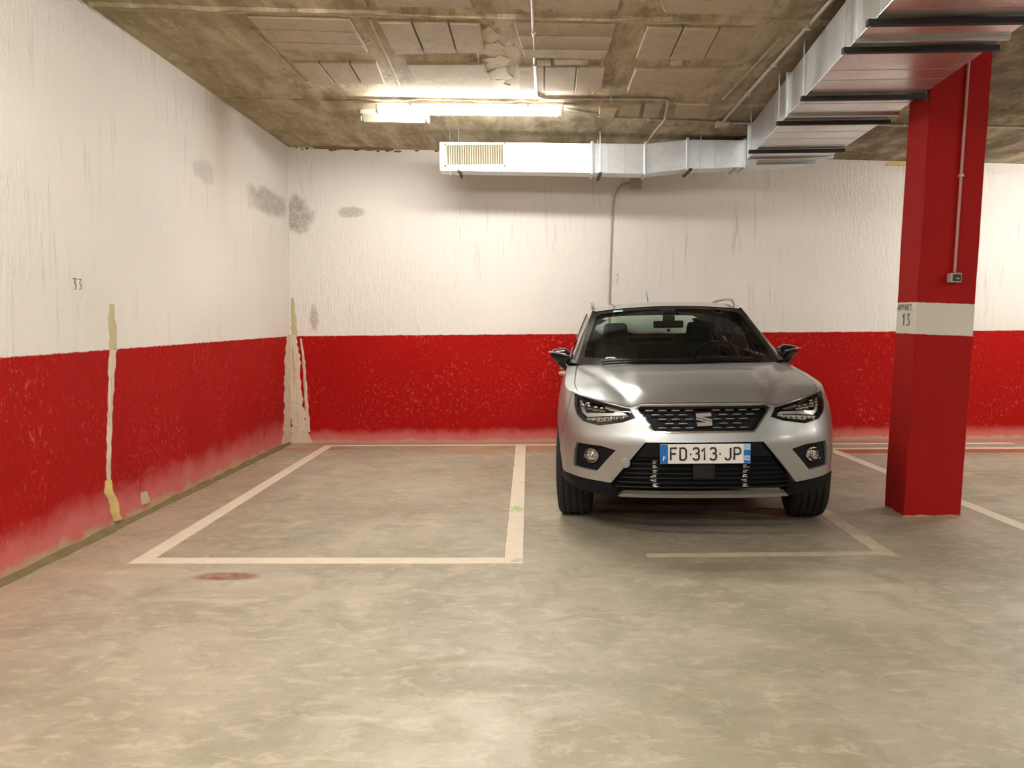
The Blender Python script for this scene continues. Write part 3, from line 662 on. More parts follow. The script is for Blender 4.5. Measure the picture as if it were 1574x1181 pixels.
# control on the column
cyf = 5.487
kx = lambda z: 2.662 + .034 * (z - 1.5)
s = empty('light_switch', (2.685, cyf - .026, 1.556), label='small surface-mounted light switch with dark rocker on the column', cat='switch')
m = MB(); m.box((0, 0, 0), (.036, .025, .030)); m.build('switch_body', M_LAMPW, s, bevel=.006)
m = MB(); m.box((.004, -.027, 0), (.025, .003, .022)); m.build('rocker', plain('dark_rocker', (.03, .03, .03), .4), s, bevel=.002)
m = MB(); m.box((.008, -.031, -.006), (.010, .001, .003)); m.build('indicator', M_GRILLE, s)
conduit([(2.692, cyf - .012, 1.59), (2.735, cyf - .012, 2.85), (2.742, cyf - .012, ceil_z(2.74, 5.49) - .01)], .009, plain('pinkish_conduit', srgb(206, 150, 144), .5), 'thin conduit running up the column from the switch', [(2.712, cyf - .012, 2.2, 2)])

# ------------------------------------------------------------------ the car
# ---- car body surfaces, car frame: x right, y back from the nose, z up ----
PLAN=[(0,0),(.25,.008),(.45,.04),(.6,.10),(.725,.185),(.80,.295),(.832,.43),(.850,.58),(.860,.85),(.866,1.2),(.870,1.7),(.870,2.3),(.868,3.0),(.862,3.4),(.845,3.75),(.79,3.95),(.65,4.07),(.35,4.125),(0,4.138)]
def _dense(P,n=14):
    Q=[(-P[1][0],P[1][1])]+list(P)+[(-P[-2][0],P[-2][1])]
    out=[]
    for i in range(1,len(Q)-2):
        p0,p1,p2,p3=Q[i-1],Q[i],Q[i+1],Q[i+2]
        for k in range(n):
            t=k/n
            out.append(tuple(.5*((2*p1[j])+(-p0[j]+p2[j])*t+(2*p0[j]-5*p1[j]+4*p2[j]-p3[j])*t*t+(-p0[j]+3*p1[j]-3*p2[j]+p3[j])*t**3) for j in (0,1)))
    out.append(P[-1]); return out
_PD=_dense(PLAN); _CU=[0]
for _i in range(1,len(_PD)): _CU.append(_CU[-1]+math.dist(_PD[_i],_PD[_i-1]))
UMAX=_CU[-1]
def plan(u):
    s=1 if u>=0 else -1; u=min(abs(u),UMAX-1e-6); i=min(max(bisect.bisect_right(_CU,u)-1,0),len(_PD)-2)
    t=(u-_CU[i])/(_CU[i+1]-_CU[i]); a,b=_PD[i],_PD[i+1]
    return s*(a[0]+(b[0]-a[0])*t), a[1]+(b[1]-a[1])*t
def u_at(y):  # side perimeter coordinate at a given distance from the nose
    for i in range(len(_PD)-1):
        if _PD[i][1]<=y<=_PD[i+1][1] and _PD[i+1][1]>_PD[i][1]:
            t=(y-_PD[i][1])/(_PD[i+1][1]-_PD[i][1]); return _CU[i]+t*(_CU[i+1]-_CU[i])
    return UMAX
def tab(T,v):
    if v<=T[0][0]: return T[0][1]
    for i in range(len(T)-1):
        if v<=T[i+1][0]:
            t=(v-T[i][0])/(T[i+1][0]-T[i][0]); t=t*t*(3-2*t)*.4+t*.6
            return T[i][1]+(T[i+1][1]-T[i][1])*t
    return T[-1][1]
WX=[(.2,.98),(.35,.99),(.5,1.0),(.65,1.0),(.75,.99),(.85,.962),(.95,.925),(1.0,.90),(1.1,.87)]
RK=[(.2,.10),(.27,.05),(.33,.015),(.45,0),(.60,.004),(.68,.03),(.76,.055),(.83,.09),(.9,.16)]
RR=[(.3,0),(.6,0),(.8,.03),(1.0,.08),(1.1,.12)]
def P(u,z):
    x,y=plan(u)
    yy=y+tab(RK,z)*math.exp(-(y/.5)**2)-tab(RR,z)*math.exp(-((4.138-y)/.4)**2)
    return (x*tab(WX,z),yy,z)

def paint():
    N = Nodes('silver_paint'); sp = N.noise(900, 2)
    N.fin(N.mix(sp, (.39, .405, .40, 1), (.46, .475, .47, 1)), .38, None, .80)
    N.b.inputs['Coat Weight'].default_value = .45; N.b.inputs['Coat Roughness'].default_value = .08
    return N.m
M_PAINT = paint()
M_ROOF = plain('roof_paint', (.035, .035, .037), .18, .3, 1.0, .02)
M_GLOSSB = plain('gloss_black', (.004, .004, .005), .15, 0, .25, .02)
M_CLAD = plain('black_cladding', (.005, .006, .008), .5, 0, 0, .1, bscale=300, bstr=.1)
M_CLAD.node_tree.nodes['Principled BSDF'].inputs['Specular IOR Level'].default_value = .2
M_GLOSSB.node_tree.nodes['Principled BSDF'].inputs['Specular IOR Level'].default_value = .35
M_RUB = plain('tyre_rubber', (.016, .016, .016), .75, 0, 0, .15)
M_CHROME = plain('chrome', (.80, .80, .80), .12, 1.0)
M_SATIN = plain('satin_silver', (.62, .60, .56), .30, .9)
M_LED = plain('lamp_reflector', (.92, .92, .90), .08, 1.0, emis=((1, 1, 1, 1), .0))
M_ALLOY = plain('alloy', (.45, .45, .46), .3, .9)
M_INT = plain('dark_interior', (.007, .007, .007), .8)
M_INT2 = plain('seat_cloth', (.010, .010, .010), .9)
M_HEADL = plain('headliner', (.03, .028, .026), .9)
def glass(name, tint, ior=1.5, boost=1.0):
    N = Nodes(name); g = N.n.new('ShaderNodeBsdfGlossy'); g.inputs['Roughness'].default_value = .01
    t = N.n.new('ShaderNodeBsdfTransparent'); t.inputs[0].default_value = tint
    f = N.n.new('ShaderNodeFresnel'); f.inputs[0].default_value = ior; m = N.n.new('ShaderNodeMixShader')
    N.l.new(N.math('MULTIPLY', f.outputs[0], boost), m.inputs[0]); N.l.new(t.outputs[0], m.inputs[1]); N.l.new(g.outputs[0], m.inputs[2]); N.l.new(m.outputs[0], N.o.inputs[0])
    return N.m
M_GLASS = glass('green_tinted_glass', (.86, .97, .89, 1), 1.5, .6); M_LENS = glass('clear_lens', (.93, .94, .94, 1), 1.45)
M_SGLASS = glass('side_glass', (.78, .92, .84, 1))

CAR = empty('car', label='silver compact crossover car with a dark roof, parked nose out against the back wall', cat='car')
AL, RO = math.radians(2.9), math.radians(.7)
ca, sa = math.cos(AL), math.sin(AL)
CAR.matrix_world = Matrix(((ca, sa, -ca * math.sin(RO), .985), (-sa, ca, sa * math.sin(RO), 4.80), (math.sin(RO), 0, math.cos(RO), .0), (0, 0, 0, 1))) @ Matrix.Diagonal((1, .972, 1, 1))
US = u_at(1.0) - 1.0
ZS = [(0, .82), (.36, .818), (.42, .797), (.615, .83), (.76, .858), (.85, .872), (1.2, .90), (1.6, .938), (1.97, .966), (2.2, .985), (3.0, 1.0), (3.9, 1.04), (4.5, 1.08), (5.42, 1.05)]
def zs(u): return tab(ZS, abs(u))
mir = lambda poly: [(-a, b) for a, b in poly][::-1]
UE = US + 1.42
def belt(u0, u1, n, dz=0): return [(u0 + (u1 - u0) * k / n, zs(u0 + (u1 - u0) * k / n) + dz) for k in range(n + 1)]
def arch(yc, r, n=22, z0=.24, zc=.325):
    """outline of a wheel opening in side coordinates, clockwise from the front foot"""
    a0 = math.asin((z0 - zc) / r); return [(US + yc - r * math.cos(a), zc + r * math.sin(a)) for a in [a0 + (math.pi - 2 * a0) * k / n for k in range(n + 1)]]
YF_, YR_ = .823, 3.389
HL = [(.85, .866), (.76, .853), (.615, .826), (.427, .790), (.392, .738), (.465, .713), (.614, .690), (.725, .708), (.778, .742), (.825, .80)]
GR = [(-.37, .809), (.37, .809), (.396, .788), (.30, .668), (.285, .653), (-.285, .653), (-.30, .668), (-.396, .788)]
LG = [(-.337, .602), (.337, .602), (.547, .355), (.505, .300), (-.505, .300), (-.547, .355)]
FG = [(.775, .582), (.60, .573), (.51, .552), (.636, .420), (.812, .436), (.797, .53)]
FA = arch(YF_, .385)      # front arch outline
def on_side(f): return f
# front bumper skin
topline = [(-u, z) for u, z in belt(0, .86, 26)][::-1] + belt(0, .86, 26)[1:]
low = [(1.045, .378), (.862, .380), (.70, .366), (.547, .355)]
out = topline + [(.875, .86), (.90, .70), (1.09, .525), (1.055, .43)] + low + mir(low) + [(-1.055, .43), (-1.09, .525), (-.90, .70), (-.875, .86)]
m = MB(); panel(m, P, out[::-1], [HL, mir(HL), GR, LG, FG, mir(FG)], .03, 0, .028, flip=1)
m.build('front_bumper', M_PAINT, CAR, smooth=42)
# dark shadow gap around inserts, backing skins
def skin(outline, off, name, mat, parent, step=.04, rim=0, smooth=40, holes=()):
    m = MB(); panel(m, P, outline, holes, step, off, rim, flip=1); return m.build(name, mat, parent, smooth=smooth)
# cladding under the bumper
cl = [(1.045, .373), (.862, .376), (.70, .362), (.551, .351), (.508, .300), (.508, .276), (.647, .276), (.84, .312), (1.03, .340)]
for q in (cl, mir(cl)): skin(q, .004, 'lower_cladding', M_CLAD, CAR, .035, .03)
tr = [(-.475, .300), (.475, .300), (.503, .280), (.490, .276), (-.490, .276), (-.503, .280)]
skin(tr, .012, 'skid_trim', M_SATIN, CAR, .03, .03)
# lower air intake
INTK = empty('air_intake'); INTK.parent = CAR
skin(LG, -.070, 'intake_backing', M_CLAD, INTK, .05)
skin([(-.325, .598), (.325, .598), (.395, .515), (-.395, .515)], -.012, 'plate_holder', M_CLAD, INTK, .04, .03)
random.seed(2)
for k in range(7):
    z = .498 - k * .028; w = .325 + (.60 - z) * .84 - .02
    m = MB(); n = 18
    m.tube([Vector(P(-w + 2 * w * i / n, z)) + Vector((0, .035, 0)) for i in range(n + 1)], .0045, 5); m.build('intake_slat', M_CLAD, INTK, smooth=70)
for xx in (-.28, .24):     # bright cooler ends seen through the slats
    m = MB()
    for k in range(9): m.ball((xx + random.uniform(-.012, .012), .062, .335 + k * .019), (.018, .008, .0055), nu=7, nv=5)
    m.box((xx, .07, .41), (.010, .005, .085)); m.build('cooler_end', M_SATIN, INTK, smooth=50)
m = MB(); m.box((0, .045, .43), (.065, .02, .05)); m.build('sensor_cover', M_GLOSSB, INTK, bevel=.01)
# number plate
PL = empty('number_plate'); PL.parent = CAR
PM = Matrix(((1, 0, 0, 0), (0, 0, -1, -.022), (0, 1, 0, .540), (0, 0, 0, 1)))
m = MB(); m.box((0, -.018, .540), (.255, .004, .056)); m.build('plate_board', plain('plate_white', srgb(232, 230, 226), .4, var=.02), PL, bevel=.002)
MBLUE = plain('plate_blue', srgb(10, 110, 185), .4, var=.02); MPB = plain('plate_black', (.012, .012, .014), .5); MPW = plain('plate_print_white', (.8, .82, .85), .5)
m = MB(); m.box((-.233, -.0228, .540), (.022, .0010, .055)); m.build('blue_band', MBLUE, PL)
m = MB(); m.box((.235, -.0228, .524), (.019, .0010, .038)); m.build('blue_band', MBLUE, PL)
m = MB(); m.box((.235, -.0228, .580), (.019, .0010, .015)); m.build('region_emblem_panel', plain('pale_blue', srgb(170, 200, 225), .5), PL)
MT = lambda x, z: Matrix(((1, 0, 0, x), (0, 0, -1, -.0236), (0, 1, 0, z), (0, 0, 0, 1)))
LP = {'F': [[(0, 0), (0, 1), (1, 1)], [(0, .52), (.85, .52)]], 'D': [[(0, 0), (0, 1), (.7, 1), (1, .82), (1, .18), (.7, 0), (0, 0)]], '.': [[(.35, .48), (.65, .48)]], '1': [[(.1, .72), (.55, 1), (.55, 0)]],
      '3': [[(.03, .86), (.25, 1), (.75, 1), (.97, .85), (.97, .66), (.75, .54), (.4, .54)], [(.75, .54), (1, .40), (1, .15), (.75, 0), (.25, 0), (0, .14)]], 'J': [[(.95, 1), (.95, .2), (.72, 0), (.25, 0), (.02, .18)]], 'P': [[(0, 0), (0, 1), (.7, 1), (1, .88), (1, .58), (.7, .46), (0, .46)]]}
for chh, x in zip('FD.313.JP', (-.178, -.125, -.083, -.052, -.006, .044, .083, .127, .180)):
    w = .034 if chh != '.' else .022
    stroke_mesh([[((a - .5) * w, (b - .5) * .068) for a, b in st] for st in LP[chh]], .0056, MT(x, .540) @ Matrix.Diagonal((1, 1, .12, 1)), 'plate_character', MPB, PL)
text_mesh('F', .034, MPW, MT(-.233, .513), 'lettering', PL, bold=.001)
text_mesh('02', .038, MPW, MT(.235, .514), 'lettering', PL, xs=.85, bold=.001)
# upper grille
GRL = empty('grille'); GRL.parent = CAR
def inset(poly, d):
    cx = sum(p[0] for p in poly) / len(poly); cy = sum(p[1] for p in poly) / len(poly)
    out = []; n = len(poly)
    for i in range(n):
        a, b, c = poly[i - 1], poly[i], poly[(i + 1) % n]
        n1 = Vector((-(b[1] - a[1]), b[0] - a[0])).normalized(); n2 = Vector((-(c[1] - b[1]), c[0] - b[0])).normalized()
        v = (n1 + n2); v = v / max(.35, v.length_squared) * 2
        out.append((b[0] - v.x * d * -1 if False else b[0] + v.x * d, b[1] + v.y * d))
    if abs(sum(p[0] for p in [out[0]])) > abs(poly[0][0]) and d > 0: return inset(poly, -d) if d > 0 else out
    return out
def shrink(poly, d):
    s = sum(poly[i][0] * poly[(i + 1) % len(poly)][1] - poly[(i + 1) % len(poly)][0] * poly[i][1] for i in range(len(poly)))
    sg = 1 if s > 0 else -1; out = []; n = len(poly)
    for i in range(n):
        a, b, c = poly[i - 1], poly[i], poly[(i + 1) % n]
        n1 = Vector((-(b[1] - a[1]), b[0] - a[0])).normalized() * sg; n2 = Vector((-(c[1] - b[1]), c[0] - b[0])).normalized() * sg
        v = n1 + n2; v = v * (2 / max(.8, v.length_squared)) ; out.append((b[0] + v.x * d, b[1] + v.y * d))
    return out
skin(GR, .008, 'grille_frame', M_CHROME, GRL, .02, .03, holes=[shrink(GR, .009)])
skin(shrink(GR, .009), -.004, 'grille_surround', M_GLOSSB, GRL, .02, .03, holes=[shrink(GR, .019)])
skin(shrink(GR, .004), -.032, 'grille_backing', M_CLAD, GRL, .04)
GI = shrink(GR, .024); bar0 = None
for r in range(5):
    z = .780 - r * .0245
    for k in range(-5, 6):
        u = k * .078 + (.039 if r % 2 else 0)
        if abs(u) < .062 or not (inpoly((u - .028, z), GI) and inpoly((u + .028, z), GI)): continue
        m = MB()
        for s0, s1, zz, rr, yy in ((-.025, .025, z, .0032, -.014), ):
            m.tube([Vector(P(u + s0 + (s1 - s0) * i / 4, zz)) + Vector((0, -yy, 0)) for i in range(5)], [rr * .6, rr, rr, rr, rr * .6], 6)
        m.build('grille_dash', M_SATIN, GRL, smooth=70)
        m = MB()      # dark cell around each dash
        m.tube([Vector(P(u + q, z - .010)) + Vector((0, .020, 0)) for q in (-.033, 0, .033)], .0030, 5); m.build('grille_rib', M_CLAD, GRL, smooth=70)
# emblem: stylised S in two mirrored halves
ew, eh = .094, .080
h1 = [(0, .05), (.93, 0), (.96, .26), (.34, .30), (1, .50), (1, .62), (0, .33)]
h2 = [(1 - x, 1 - y) for x, y in h1]
m = MB()
for hh in (h1, h2):
    pp = [((x - .5) * ew, (.5 - y) * eh) for x, y in hh]
    if sum(pp[i][0] * pp[(i + 1) % 7][1] - pp[(i + 1) % 7][0] * pp[i][1] for i in range(7)) > 0: pp = pp[::-1]
    m.prism([(x, .030 + .25 * (z * .5), .733 + z) for x, z in pp], [(x * .96, .018 + .25 * (z * .5), .733 + z * .96) for x, z in pp])
m.build('emblem', M_CHROME, GRL)
m = MB(); m.box((0, .034, .733), (.052, .006, .044)); m.build('emblem_backing', M_GLOSSB, GRL, bevel=.003)

# headlights
def sgn(poly, s): return poly if s > 0 else mir(poly)
for s in (1, -1):
    H = empty('headlight'); H.parent = CAR
    skin(sgn(HL, s), -.050, 'lamp_bowl', M_GLOSSB, H, .04)
    skin(sgn(shrink(HL, .002), s), -.003, 'lamp_bezel', M_GLOSSB, H, .02, .03, holes=[sgn(shrink(HL, .016), s)])
    drl = [(.815, .838), (.788, .838), (.717, .760), (.452, .772), (.430, .748), (.60, .742), (.705, .722), (.755, .748)]
    drl = [(.806, .836), (.784, .836), (.722, .764), (.470, .774), (.445, .757), (.60, .748), (.712, .738), (.752, .760)]
    skin(sgn(drl, s), -.022, 'light_guide', M_SATIN, H, .02, .01)
    for k in range(7):
        u = .455 + k * .038; z = .736 - k * .0035
        m = MB(); c = Vector(P(s * u, z)) + Vector((0, .028, 0)); m.box(c, (.0155, .008, .011 + .0015 * (k > 1))); m.ball(c + Vector((0, -.006, 0)), (.011, .007, .008), nu=8, nv=6)
        m.build('led_cell', M_LED, H)
    for k, (u, z) in enumerate([(.735, .800), (.690, .795), (.645, .790), (.60, .786), (.70, .812)]):
        m = MB(); c = Vector(P(s * u, z)) + Vector((0, .030, 0)); m.ball(c, (.020, .012, .012), nu=10, nv=7); m.box(c + Vector((0, .008, -.016)), (.019, .006, .003)); m.build('lens_module', M_LED, H, smooth=60)
    skin(sgn([(.66, .832), (.635, .823), (.60, .800), (.56, .788), (.50, .784), (.47, .790), (.60, .818)], s), -.026, 'reflector_wing', M_SATIN, H, .02, .008)
    skin(sgn(shrink(HL, .003), s), .002, 'lamp_lens', M_LENS, H, .03)
    # fog lamp in its black bezel
    B = empty('fog_light'); B.parent = CAR
    m = MB(); panel(m, P, sgn(shrink(FG, .001), s), [sgn([(.673 + .052 * math.cos(a), .508 + .052 * math.sin(a)) for a in [k * math.pi / 9 for k in range(18)]], s)], .03, -.018, .02, flip=1); m.build('fog_bezel', M_CLAD, B, smooth=40)
    c = Vector(P(s * .673, .508)); nrm = Vector((s * .22, -1, 0)).normalized(); q = nrm.to_track_quat('Z', 'Y').to_matrix().to_4x4(); q.translation = c - nrm * .030
    m = MB(); m.lathe([(.053, -.01), (.054, .014), (.049, .020), (.044, .016), (.042, .004)], 24, q); m.build('fog_ring', M_GLOSSB, B, smooth=50)
    m = MB(); m.lathe([(.0435, .010), (.036, .000), (.02, -.012), (.0001, -.016)], 20, q); m.ball((0, 0, -.004), (.013, .013, .013), q); m.build('fog_reflector', M_LED, B, smooth=50)
    m = MB(); m.lathe([(.0435, .010), (.03, .015), (.0001, .017)], 20, q); m.build('fog_lens', M_LENS, B, smooth=60)
# tow eye cover
m = MB(); c = Vector(P(-.455, .478)); q = Vector((-.05, -1, 0)).normalized().to_track_quat('Z', 'Y').to_matrix().to_4x4(); q.translation = c + Vector((0, -.0015, 0))
m.lathe([(.029, -.003), (.028, .0002), (.026, .0008), (.0001, .0009)], 24, q); m.build('tow_eye_cover', M_PAINT, CAR, smooth=30)

# hood and fender tops: one Coons patch between nose, shoulders and cowl
UC = .85
def cowl(s):
    a = abs(s); x = s * .8075; y = lin([(0, 1.03), (.4, 1.085), (.7, 1.20), (.9, 1.36), (1, 1.42)], a); z = lin([(0, .996), (.5, .995), (.9, .984), (1, .966)], a)
    if a > .9:
        e = Vector(P(math.copysign(UE, s), zs(UE))); t = (a - .9) / .1; x0 = .9 * .8075 * math.copysign(1, s)
        return (x0 + (e.x - x0) * t, 1.36 + (e.y - 1.36) * t, .984 + (e.z - .984) * t)
    return (x, y, z)
def side_edge(sg):
    def f(v):
        u = UC + (UE - UC) * v; return P(sg * u, zs(u))
    return f
_hood = coons(lambda s: P(s * UC, zs(s * UC)), cowl, side_edge(-1), side_edge(1))
def sm(t): t = max(0, min(1, t)); return t * t * (3 - 2 * t)
def hood(s, v):
    p = _hood(s, v); a = abs(s); vv = max(0, min(1, v))
    p.z += .040 * math.sin(math.pi * vv ** .62) * (1 - a ** 4)
    sc = .44 + .44 * vv
    p.z += .017 * sm((sc - a) / .10) * sm(vv / .10) * sm((1.02 - vv) / .25) - .006 * sm(1 - abs(a - sc - .02) / .06) * sm(vv / .2)
    return p
g = .004
m = MB(); sl_ = [(-.895, .0), ]
panel(m, hood, [(-.890, .004), (.890, .004), (.890, .994), (-.890, .994)], (), .04, 0, .02, flip=1); m.build('hood', M_PAINT, CAR, smooth=35)
# fenders, doors, quarters on each side
def sidearch(yc): return arch(yc, .375)
for s in (1, -1):
    T = lambda poly: poly if s > 0 else mir(poly)
    # fender
    fa = sidearch(YF_)
    fo = belt(.868, UE - .05, 16, -.001) + [(UE - .05, .34), (US + YF_ + .46, .34), (US + YF_ + .46, .24)]
    fo = belt(.868, UE - .05, 16, -.001) + [(UE - .05, .335), (US + YF_ + .40, .335)] + [p for p in fa[::-1] if p[1] > .335 and (p[0] > US + YF_ or p[1] > .545)] + [(1.10, .53), (.908, .70), (.884, .86)]
    m = MB(); panel(m, P, T(fo), (), .05, 0, .02, flip=1)
    tp = [(.897 * s, .0), (1.0 * s, .0), (1.0 * s, 1.0), (.897 * s, 1.0)]
    panel(m, hood, tp, (), .05, 0, .0, flip=1); m.build('fender', M_PAINT, CAR, smooth=40)
    def door(u0, u1, nm):
        o = belt(u0, u1, 10, -.002) + [(u1, .345), (u0, .345)]
        m = MB(); panel(m, P, T(o), (), .07, 0, .02, flip=1); d = m.build(nm, M_PAINT, CAR, smooth=40); return d
    d1 = door(UE - .045, US + 2.42, 'front_door'); 
    # rear door cut by the rear arch
    ra = sidearch(YR_)
    o = belt(US + 2.425, US + 3.22, 10, -.002) + [(US + 3.22, .66)] + [p for p in ra if p[0] < US + 3.21 and p[1] > .345][::-1] + [(US + 2.425, .345)]
    m = MB(); panel(m, P, T(o), (), .06, 0, .02, flip=1); d2 = m.build('rear_door', M_PAINT, CAR, smooth=40)
    for d, y in ((d1, 2.28), (d2, 3.02)):
        m = MB(); p = Vector(P(s * (US + y), .865)); m.tube([p + Vector((s * a, b, .0)) for a, b in ((-.01, -.10), (.028, -.08), (.034, 0), (.028, .08), (-.01, .10))], [.012, .013, .014, .013, .012], 8); m.build('door_handle', M_PAINT, d, smooth=60)
    o = belt(US + 3.225, US + 3.70, 6, -.002) + belt(US + 3.70, UMAX - .75, 6, -.002) + [(UMAX - .75, .60), (US + 3.74, .40)] + [p for p in ra if p[0] > US + 3.225 and p[1] > .40][::-1]
    m = MB(); panel(m, P, T(o), (), .06, 0, .02, flip=1); m.build('quarter_panel', M_PAINT, CAR, smooth=40)
    # sill and arch cladding
    m = MB()
    ring = lambda yc: [q for q in arch(yc, .380) if q[1] > .335] + [q for q in arch(yc, .358) if q[1] > .335][::-1]
    panel(m, P, T(ring(YF_)), (), .04, .003, .03, flip=1); panel(m, P, T(ring(YR_)), (), .04, .003, .03, flip=1)
    panel(m, P, T([(US + YF_ + .36, .34), (US + YR_ - .36, .34), (US + YR_ - .35, .22), (US + YF_ + .35, .22)]), (), .06, -.010, .04, flip=1)
    m.build('sill_cladding', M_CLAD, CAR, smooth=40)
    # wheel housings
    for yc in (YF_, YR_):
        m = MB(); vs = []; n = 14
        for k in range(n + 1):
            a = math.pi * (.02 + .96 * k / n); vs += [(s * .838, yc + .372 * math.cos(a), .325 + .372 * math.sin(a)), (s * .56, yc + .372 * math.cos(a), .325 + .372 * math.sin(a)), (s * .56, yc, .325)]
        m.add(vs, [f for k in range(n) for f in ((k * 3, k * 3 + 3, k * 3 + 4, k * 3 + 1), (k * 3 + 1, k * 3 + 4, k * 3 + 2))]); m.build('wheel_housing', M_CLAD, CAR, smooth=40)
# rear bumper, tailgate and lamps (mostly unseen)
rb = [(US + 3.745, .40), (UMAX - .75, .595), (UMAX - .001, .595), (UMAX - .001, .26), (US + 3.76, .26)]
m = MB(); panel(m, P, rb, (), .06, 0, .02, flip=1); panel(m, P, mir(rb), (), .06, 0, .02, flip=1); m.build('rear_bumper', M_CLAD, CAR, smooth=40)
tg = [(UMAX - .745, .60), (UMAX - .001, .60)] + belt(UMAX - .745, UMAX - .001, 10, -.002)[::-1]
TLp = [(UMAX - .74, .80), (UMAX - .42, .82), (UMAX - .45, .96), (UMAX - .74, 1.0)]
m = MB(); panel(m, P, tg, [TLp], .05, 0, .02, flip=1); panel(m, P, mir(tg), [mir(TLp)], .05, 0, .02, flip=1); m.build('tailgate', M_PAINT, CAR, smooth=40)
for q in (TLp, mir(TLp)): skin(q, .004, 'tail_lamp', plain('tail_lamp_red', (.25, .01, .01), .15, coat=1), CAR, .04, .02)

# greenhouse
ZT = [(1.42, .966), (2.1, 1.372), (2.4, 1.408), (2.8, 1.422), (3.2, 1.414), (3.6, 1.385), (3.75, 1.362), (4.0, 1.09)]
XT = [(1.42, .80), (2.1, .598), (2.6, .625), (3.2, .612), (3.6, .588), (3.75, .572), (4.0, .69)]
def sideX(y, z):
    u = US + min(y, 3.9); zb = zs(u); xb = P(u, zb)[0] - .004; zt = max(lin(ZT, y), zb + .001); t = (z - zb) / (zt - zb)
    if zt - zb < .02: t = 0
    t = max(-.1, min(1.1, t)); return xb + (lin(XT, y) - xb) * t + .022 * t * (1 - t)
def sideS(s):
    return lambda y, z: (s * sideX(y, z), y, z)
SO = [(y, lin(ZT, y)) for y in (1.46, 1.7, 1.9, 2.1, 2.25, 2.4, 2.6, 2.8, 3.0, 3.2, 3.4, 3.6, 3.75, 3.85, 3.95)] + [(y, zs(US + y)) for y in (3.95, 3.6, 3.2, 2.8, 2.4, 2.0, 1.7, 1.5)]
FW_ = [(1.60, 1.005), (1.80, 1.140), (2.12, 1.318), (2.25, 1.348), (2.42, 1.362), (2.42, 1.012), (2.0, 1.0)]
RW_ = [(2.50, 1.366), (2.8, 1.376), (3.15, 1.368), (3.26, 1.34), (3.32, 1.06), (3.0, 1.03), (2.50, 1.016)]
QW_ = [(3.36, 1.33), (3.50, 1.28), (3.56, 1.12), (3.40, 1.07)]
for s in (1, -1):
    S = sideS(s)
    m = MB(); panel(m, S, SO, [FW_, RW_, QW_], .06, 0, .012, flip=s, bstep=.05); fr = m.build('side_frame', M_ROOF, CAR, smooth=40)
    m = MB(); panel(m, S, SO, [FW_, RW_, QW_], .08, -.035, 0, flip=s, bstep=.06); m.build('pillar_lining', M_INT, CAR, smooth=40)
    for wn in (FW_, RW_, QW_):
        m = MB(); panel(m, S, wn, (), .08, -.004, 0, flip=s); m.build('side_window', M_SGLASS, CAR, smooth=60)
    # door lining down to the sill
    m = MB(); panel(m, lambda u, z: (lambda p: (p[0] - s * .06, p[1], p[2]))(P(s * u, z)), [(US + 1.42, .3), (US + 3.85, .3), (US + 3.85, 1.03), (US + 2.4, .985), (US + 1.42, .955)], (), .12); m.build('door_lining', M_INT, CAR, smooth=40)
    # A pillar face between windscreen edge and side frame
    m = MB(); n = 10; vs = []
    for k in range(n + 1):
        t = k / n; y = 1.46 + (2.10 - 1.46) * t; z = lin(ZT, y)
        vs += [Vector((s * sideX(y, z), y, z)), Vector((s * (.722 + (.575 - .722) * t), 1.352 + (2.09 - 1.352) * t, .987 + (1.374 - .987) * t + .004))]
    mid = []
    for k in range(n + 1):
        a, b = vs[2 * k], vs[2 * k + 1]; c = (a + b) / 2 + Vector((s * .006, -.006, .010)); mid += [a, c, b]
    m.add(mid, [(k * 3 + j, k * 3 + j + 1, k * 3 + j + 4, k * 3 + j + 3) for k in range(n) for j in (0, 1)]); m.build('windscreen_pillar', M_ROOF, CAR, smooth=60)
HZ = lambda s: 1.372 + .036 * (1 - s * s)
hdr = lambda s: (s * .577, 2.03 + .06 * s * s, HZ(s) - .002)
cw2 = lambda s: (s * .725, lin([(0, 1.035), (.45, 1.09), (.78, 1.21), (1, 1.355)], abs(s)), .994 - .010 * s * s)
_ws = coons(cw2, hdr, lambda v: Vector(cw2(-1)).lerp(Vector(hdr(-1)), v), lambda v: Vector(cw2(1)).lerp(Vector(hdr(1)), v))
def wsf(s, v):
    p = _ws(s, v); b = 4 * v * (1 - v); p.z += .018 * b; p.y -= .012 * b; return p
full = [(-1, 0), (1, 0), (1, 1), (-1, 1)]; inn = [(-.945, .115), (-.6, .085), (0, .078), (.6, .085), (.945, .115), (.955, .30), (.945, .88), (.90, .925), (.5, .93), (.12, .93), (.10, .90), (-.10, .90), (-.12, .93), (-.5, .93), (-.90, .925), (-.945, .88), (-.955, .30)]
m = MB(); panel(m, wsf, inn, (), .09, -.001); WS = m.build('windscreen', M_GLASS, CAR, smooth=60)
m = MB(); panel(m, wsf, full, [inn], .07, 0, .0); m.build('windscreen_surround', M_GLOSSB, WS, smooth=60)
m = MB(); panel(m, wsf, [(-.73, .925), (-.60, .925), (-.60, .965), (-.73, .965)], (), .05, .002); panel(m, wsf, [(-.73, .925), (-.60, .925), (-.60, .965), (-.73, .965)], (), .05, .003)
o = m.build('sticker', plain('pale_teal_sticker', srgb(150, 190, 185), .5), WS); o['label'] = 'small pale teal sticker at the top corner'
# wipers resting at the base of the screen
for x0, x1 in ((-.55, .02), (-.02, .56)):
    m = MB(); m.tube([Vector(wsf(x0 / .725 + (x1 - x0) / .725 * t, .030 + .022 * math.sin(math.pi * t))) + Vector((0, -.010, .008)) for t in [k / 8 for k in range(9)]], .006, 6); m.build('wiper', M_CLAD, CAR, smooth=60)
